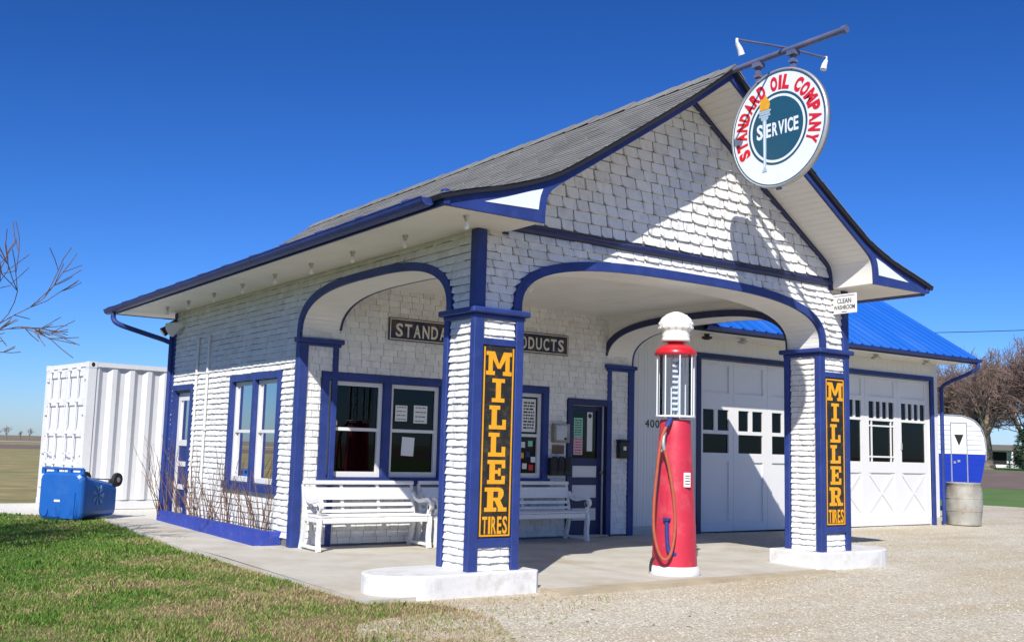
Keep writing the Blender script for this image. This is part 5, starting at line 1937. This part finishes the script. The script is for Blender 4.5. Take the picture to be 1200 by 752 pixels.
for k in (0, 1):
    v0, v1 = (.165, CW / 2 - .008) if k == 0 else (CW / 2 + .008, CW - .165)
    mb = MB()
    mb.rect(ef, v0, v1, .17, H - .11, -.06, -.02)
    dleaf = mb.build('door', M['cont'], t)
    mb = MB()
    for zz in (.18, .80, 1.42, 2.04, 2.62):
        mb.rect(ef, v0 + .02, v1 - .02, zz, zz + .15, -.02, .012)
    mb.build('door_ribs', M['cont'], dleaf)
    for q in (.26, .72):
        u = v0 + (v1 - v0) * q
        mb = MB(); mb.tube([ef(u, .10, .045), ef(u, H - .06, .045)], .019, 8)
        for zz in (.16, .85, 1.47, 2.10, 2.74): mb.rect(ef, u - .045, u + .045, zz, zz + .07, .012, .07)
        mb.build('locking_bar', M['cont'], dleaf)
        mb = MB(); mb.tube([ef(u, 1.10, .07), ef(u + (.34 if q < .5 else -.34), 1.06, .075)], .014, 6); mb.build('handle', M['cont'], dleaf)
    for zz in (.35, 1.05, 1.85, 2.55):
        u = v0 if k == 0 else v1
        mb = MB(); mb.rect(ef, u - .05, u + .05, zz, zz + .12, -.01, .025); mb.build('hinge', M['cont'], dleaf)

# ---------------------------------------------------------------- wheeled bin lying on its front
ax = Vector((.80, .60, 0)).normalized(); wv = Vector((.60, -.80, 0)).normalized()
B0 = Vector((-1.52, 10.35, -.055))
t = thing('wheelie_bin', 'blue wheeled plastic bin lying on its side on the lawn', 'bin', tuple(B0))
def bp3(a, w, h): return B0 + ax * a + wv * w + Vector((0, 0, h))
# (distance along axis, half width, bottom height, top height)
st = [(.05, .425, .02, .76), (.09, .43, .0, .78), (.14, .43, .0, .78), (.145, .40, .02, .755), (.45, .375, .02, .70), (.80, .345, .02, .635), (1.02, .325, .025, .595), (1.06, .29, .05, .565)]
vs_, fs = [], []
def ringpts(a, hw, z0, z1, r=.12):
    out = []
    for (sx, sz, a0) in ((1, 1, 0), (-1, 1, 90), (-1, -1, 180), (1, -1, 270)):
        for k in range(4):
            th = R(a0 + 30 * k)
            out.append(bp3(a, sx * (hw - r) + r * math.cos(th), (z1 - r if sz > 0 else z0 + r) + r * math.sin(th)))
    return out
for s4 in st: vs_ += ringpts(*s4)
for i in range(len(st) - 1):
    for k in range(16):
        fs.append((i * 16 + k, i * 16 + (k + 1) % 16, (i + 1) * 16 + (k + 1) % 16, (i + 1) * 16 + k))
fs.append(tuple(range((len(st) - 1) * 16, len(st) * 16)))
mb = MB(); mb.add(vs_, fs, False); mb.build('body', M['bin'], t)
lst = [(.085, .442, -.005, .80), (.05, .442, -.005, .80), (.015, .425, .012, .785), (-.012, .39, .05, .75)]
vs_, fs = [], []
for s4 in lst: vs_ += ringpts(*s4)
for i in range(len(lst) - 1):
    for k in range(16): fs.append((i * 16 + k, (i + 1) * 16 + k, (i + 1) * 16 + (k + 1) % 16, i * 16 + (k + 1) % 16))
fs.append(tuple(reversed(range((len(lst) - 1) * 16, len(lst) * 16)))); fs.append(tuple(range(16)))
mb = MB(); mb.add(vs_, fs, False); lid = mb.build('lid', M['bin'], t)
lf2 = F(B0 + ax * -.013, wv, (0, 0, 1), -ax)
mb = MB(); mb.rect(lf2, .07, .33, .03, .46, -.005, .016); mb.build('lid_flap', M['bin'], lid)
mb = MB(); mb.rect(lf2, -.10, .02, .30, .335, 0, .003); mb.build('lid_mark', M['paper'], lid)
for u in (-.26, .22):
    mb = MB(); mb.prism([(u - .04, .06), (u + .02, .06), (u + .05, .12), (u + .045, .17), (u - .02, .14)], lf2, -.002, .018 if u < 0 else .022); mb.build('lid_grip', M['bin'], lid)
mb = MB(); mb.tube([bp3(.03, -.42, .855), bp3(.03, .42, .855)], .022, 8)
for w in (-.40, -.14, .14, .40): mb.rect(F(B0 + ax * .03, wv, (0, 0, 1), -ax), w - .035, w + .035, .76, .86, -.03, .012)
mb.build('handle_bar', M['bin'], t)
for w in (-.34, .34):
    c = bp3(1.0, w, .66)
    mb = MB()
    m4 = Matrix.Translation(c)
    prof = [(.05, -.035), (.12, -.03), (.125, 0), (.12, .03), (.05, .035)]
    n = 20
    vs_ = []
    for r_, h_ in prof:
        for k in range(n):
            th = 2 * math.pi * k / n
            vs_.append(c + wv * h_ + ax * (r_ * math.cos(th)) + Vector((0, 0, r_ * math.sin(th))))
    fs = [(i * n + k, i * n + (k + 1) % n, (i + 1) * n + (k + 1) % n, (i + 1) * n + k) for i in range(4) for k in range(n)]
    fs += [tuple(range(n)), tuple(range(4 * n, 5 * n))]
    mb.add(vs_, fs, False)
    wh = mb.build('wheel', M['rubber'], t)
    mb = MB(); mb.tube([c - wv * .04, c + wv * .04], .045, 12); mb.build('hub', M['steel'], wh)
mb = MB(); mb.tube([bp3(1.0, -.34, .66), bp3(1.0, .34, .66)], .012, 6)
for w in (-.2, .2): mb.tube([bp3(1.0, w, .66), bp3(.98, w, .56)], .03, 6)
mb.build('axle', M['rubber'], t)
mb = MB()
sfm = F(bp3(.5, .376, .40), ax, (0, 0, 1), wv)
for k in range(7):
    a = 2 * math.pi * k / 7
    mb.prism([(.02 * math.cos(a), .02 * math.sin(a)), (.13 * math.cos(a - .25), .16 * math.sin(a - .25)), (.15 * math.cos(a + .25), .19 * math.sin(a + .25))], sfm, -.012, .008)
mb.build('side_emblem', M['emblem'], t)

# ---------------------------------------------------------------- dented barrel
BC = Vector((15.19, 4.02, -.012))
t = thing('barrel', 'dented galvanised steel barrel at the garage corner', 'barrel', tuple(BC))
def dent(th, h):
    return 1 + .020 * math.sin(3 * th + 5 * h) + .016 * math.sin(5 * th - 9 * h) + .012 * math.sin(9 * th + 14 * h)
mb = MB()
prof = [(.335, 0), (.345, .01), (.345, .03)]
for k in range(1, 16):
    h = .03 + .80 * k / 16
    prof.append((.338 + .045 * math.sin(math.pi * k / 16), h))
prof += [(.335, .85), (.345, .86), (.345, .885), (.325, .885), (.322, .80)]
mb.lathe(prof, BC, 40, mod=dent); mb.build('shell', M['galv'], t)
mb = MB(); mb.lathe([(.325, .80), (.32, .81)], BC, 32, mod=dent); mb.build('lid', M['rust_pipe'], t)
for h in (.30, .56):
    mb = MB(); rr_ = .338 + .045 * math.sin(math.pi * (h - .03) / .8)
    mb.lathe([(rr_, h - .012), (rr_ + .012, h), (rr_, h + .012)], BC, 40, mod=dent); mb.build('hoop', M['galv'], t)

# ---------------------------------------------------------------- camper trailer behind the garage
ux = Vector((.90, -.43, 0)).normalized(); nx = Vector((-.43, -.90, 0)).normalized()
TO = Vector((21.35, 7.05, -.05))
t = thing('camper_trailer', 'small round ended camper trailer, white over blue, behind the garage', 'trailer', tuple(TO))
tf = F(TO, ux, (0, 0, 1), nx)
prof = [(-3.4, .32), (-.42, .32), (-.30, .50), (-.12, .95), (-.02, 1.40), (0, 1.70), (-.04, 2.02), (-.14, 2.27), (-.32, 2.45), (-.58, 2.55), (-.9, 2.585), (-2.6, 2.585), (-3.1, 2.45), (-3.4, 2.0)]
def clip(pts, zc, up):
    out = []
    n = len(pts)
    for i in range(n):
        a, b = pts[i], pts[(i + 1) % n]
        ia, ib = (a[1] >= zc) == up, (b[1] >= zc) == up
        if ia: out.append(a)
        if ia != ib:
            tt = (zc - a[1]) / (b[1] - a[1]); out.append((a[0] + (b[0] - a[0]) * tt, zc))
    return out
mb = MB(); mb.prism(clip(prof, 1.56, True), tf, -1.9, 0); mb.build('upper_shell', M['trailer_white'], t)
mb = MB(); mb.prism(clip(prof, 1.56, False), tf, -1.9, 0); mb.build('lower_shell', M['trailer_blue'], t)
mb = MB(); top = smoothpoly(prof[4:12], 4); mb.strip(top, offset2d(top, -.03), tf, -1.92, .02); mb.build('edge_trim', M['steel'], t)
mb = MB()
for zz in [.5 + .13 * k for k in range(15)]:
    x1 = -.05 - (.3 if zz > 2.2 else 0) - (.35 * (1 - (zz - .32) / 1.0) if zz < 1.3 else 0)
    mb.rect(tf, -3.3, x1 - .04, zz, zz + .008, 0, .005)
mb.build('siding_ribs', M['trailer_blue'], t)
mb = MB(); mb.rect(tf, -1.02, -.58, .45, 1.556, .001, .018); dr = mb.build('door', M['trailer_blue'], t)
mb = MB(); mb.rect(tf, -1.02, -.58, 1.563, 2.38, .001, .018); mb.build('door_top', M['trailer_white'], dr)
mb = MB(); mb.rect(tf, -1.05, -1.02, .42, 2.41, .001, .024); mb.rect(tf, -.58, -.55, .42, 2.41, .001, .024); mb.rect(tf, -1.02, -.58, 2.381, 2.41, .001, .024); mb.build('door_frame', M['steel'], dr)
mb = MB(); mb.prism([(-.94, 2.08), (-.66, 2.08), (-.80, 1.78)], tf, .0185, .024); mb.build('door_window', M['dark'], dr)
mb = MB(); mb.rect(tf, -.98, -.92, 1.30, 1.36, .018, .04); mb.rect(tf, -.86, -.78, 1.34, 1.40, .0185, .024); mb.build('door_latch', M['steel'], dr)
for u in (-1.9,):
    mb = MB(); c = tf(u, .36, -.15); mb.tube([c - nx * .09, c + nx * .09], .33, 20); mb.build('wheel', M['rubber'], t)
mb = MB(); mb.tube([tf(-.5, .33, -.3), tf(-.45, .0, -.3)], .04, 6); mb.build('jack_leg', M['black'], t)

# ---------------------------------------------------------------- bare trees
def bare_tree(name, label, loc, height, trunk_r, seed, depth=6, spread=.55, trunk_frac=.22, twigs=True, group=None, mat_tw='twig', start_dir=None, nb=(2, 3), cat='tree', thin=1.0):
    r = random.Random(seed)
    base = Vector(loc)
    t = thing(name, label, cat, tuple(base), group)
    tr, tw = MB(), MB()
    def grow(p, d, ln, rad, lev):
        n = 3 if lev > 1 else 2
        pts = [p.copy()]
        q = p.copy()
        for i in range(n):
            j = .10 if lev == depth else .22
            d = (d + Vector((r.uniform(-j, j), r.uniform(-j, j), r.uniform(-.04, .12)))).normalized()
            q = q + d * ln / n
            pts.append(q.copy())
        r1 = rad * (.68 if lev > 0 else .3)
        radii = [max(height * .0011, rad + (r1 - rad) * i / n) for i in range(n + 1)]
        if lev == depth:
            radii[0] *= 1.45
        big = lev >= depth - 2
        (tr if big else tw).tube(pts, radii, 7 if big else (4 if lev > 1 else 3), False)
        if lev == 0:
            return
        k = r.randint(*nb) + (1 if lev >= depth - 1 else 0)
        for b in range(k):
            az = r.uniform(0, 2 * math.pi) if lev < depth else 2 * math.pi * (b + r.random() * .6) / k
            sp = spread * r.uniform(.55, 1.35)
            o1 = d.orthogonal().normalized(); o2 = d.cross(o1)
            nd = (d + (o1 * math.cos(az) + o2 * math.sin(az)) * sp + Vector((0, 0, .06))).normalized()
            at_ = pts[-1] if b < 2 else pts[r.randint(max(1, n - 1), n)]
            grow(at_, nd, ln * r.uniform(.66, .88), r1 * r.uniform(.6, .85), lev - 1)
        if lev <= depth - 1 and r.random() < .8:
            pp = pts[1]
            o1 = d.orthogonal().normalized(); o2 = d.cross(o1); az = r.uniform(0, 6.28)
            nd = (d * .5 + (o1 * math.cos(az) + o2 * math.sin(az)) * .8).normalized()
            grow(pp, nd, ln * .55, r1 * .45, max(0, lev - 2))
    grow(base - Vector((0, 0, .1)), Vector(start_dir or (0, 0, 1)), height * trunk_frac, trunk_r, depth)
    tr.build('trunk', M['bark'], t)
    tw.build('crown', M[mat_tw], t)
    return t
G = 'bare trees beyond the plowed field'
bare_tree('bare_tree', 'big leafless tree with a pale trunk right of the camper trailer', (100.3, 52.4, .50), 18.9, .62, 11, 7, .52, .19, group=G, nb=(2, 3))
bare_tree('bare_tree', 'leafless tree just above the camper trailer roof', (116.0, 65.0, .45), 18.3, .34, 12, 6, .55, .20, group=G, nb=(3, 4))
bare_tree('bare_tree', 'leafless tree directly behind the big pale trunk', (128.0, 69.0, .52), 19.5, .36, 13, 6, .55, .19, group=G, nb=(3, 4))
bare_tree('bare_tree', 'leafless tree at the right edge of the picture behind the evergreen', (124.0, 61.0, .5), 20.7, .38, 14, 6, .55, .19, group=G, nb=(3, 4))
bare_tree('bare_tree', 'leafless tree half outside the right edge with low limbs', (94.5, 43.2, .45), 17.1, .45, 15, 6, .6, .19, group=G, nb=(3, 4))
bare_tree('bare_tree', 'leafless tree between garage downspout and camper roof, farthest of the group', (140.0, 84.0, .5), 22.0, .4, 16, 6, .55, .19, group=G, nb=(3, 4))
bare_tree('bare_tree', 'leafless tree filling the gap between the camper roof and the pale trunk', (136.0, 75.5, .5), 18.3, .36, 17, 6, .6, .17, group=G, nb=(3, 4))
bare_tree('bare_tree', 'leafless tree whose branches reach in from the left edge of the sky', (-5.30, 5.0, -.06), 4.9, .105, 33, 6, .58, .25, mat_tw='stem', nb=(2, 4))
rr = random.Random(77)
for i, (x, y) in enumerate(((40, 352), (47, 356), (52, 350), (55.5, 355), (59, 352), (62.5, 357), (66, 351), (69, 354))):
    where = ['first', 'second', 'third', 'fourth', 'fifth', 'sixth', 'seventh', 'eighth'][i]
    bare_tree('far_tree', '%s tiny bare tree from the left on the horizon behind the container' % where, (x, y, -.05), rr.uniform(3.2, 6.0), .16, 200 + i, 4, .6, .25, group='tiny trees on the left horizon', nb=(3, 4))
# evergreen and far house on the right
t = thing('evergreen_tree', 'dark evergreen at the right edge beside the white far house', 'tree', (112.0, 54.9, .5))
mb = MB(); mb.tube([(112.0, 54.9, .4), (112.0, 54.9, 4.6)], [.16, .03], 6); mb.build('trunk', M['bark'], t)
mb = MB()
for k in range(900):
    h = rr.uniform(.0, 1) ** 1.2
    rad = 2.0 * (1 - h) * rr.uniform(.35, 1.0) + .08
    a = rr.uniform(0, 6.28)
    c = Vector((112.0 + rad * math.cos(a), 54.9 + rad * math.sin(a), .7 + h * 4.4))
    o1 = Vector((math.cos(a), math.sin(a), -.35)) * .34; o2 = Vector((-math.sin(a), math.cos(a), rr.uniform(-.3, .3))) * .16
    mb.add([c - o2, c + o2, c + o1], [(0, 1, 2)])
mb.build('crown', M['evergreen'], t)
t = thing('far_house', 'small white house far off behind the trees on the right', 'house', (124.0, 63.8, .5))
hu = Vector((.58, -.81, 0)); hn = Vector((-.81, -.58, 0))
hf = F((124.0, 63.8, .5), hu, (0, 0, 1), hn)
mb = MB(); mb.rect(hf, -6, 6, 0, 2.2, -5, 0); mb.build('wall', M['far_house'], t)
mb = MB(); mb.prism([(-6.4, 2.2), (6.4, 2.2), (5.6, 2.9), (-5.6, 2.9)], hf, -5.3, 1.6); mb.build('roof', M['far_roof'], t)
for u in (-4.2, -1.6, 1.2, 3.8):
    mb = MB(); mb.rect(hf, u, u + 1.9, .4, 2.0, 0, .03); mb.build('window', M['dark'], t)
    mb = MB(); mb.rect(hf, u - .5, u - .3, 0, 2.2, 1.2, 1.4); mb.build('porch_post', M['far_house'], t)
# utility wire
mb = MB()
pts = []
for k in range(17):
    q = k / 16
    a = Vector((34.0, 36.6, 8.3)); b = Vector((64.0, 15.0, 10.0))
    p = a.lerp(b, q); p.z -= .5 * 4 * q * (1 - q); pts.append(p)
mb.tube(pts, .022, 5); tag(mb.build('utility_wire', M['black']), 'thin overhead wire crossing the sky right of the garage roof', 'wire')
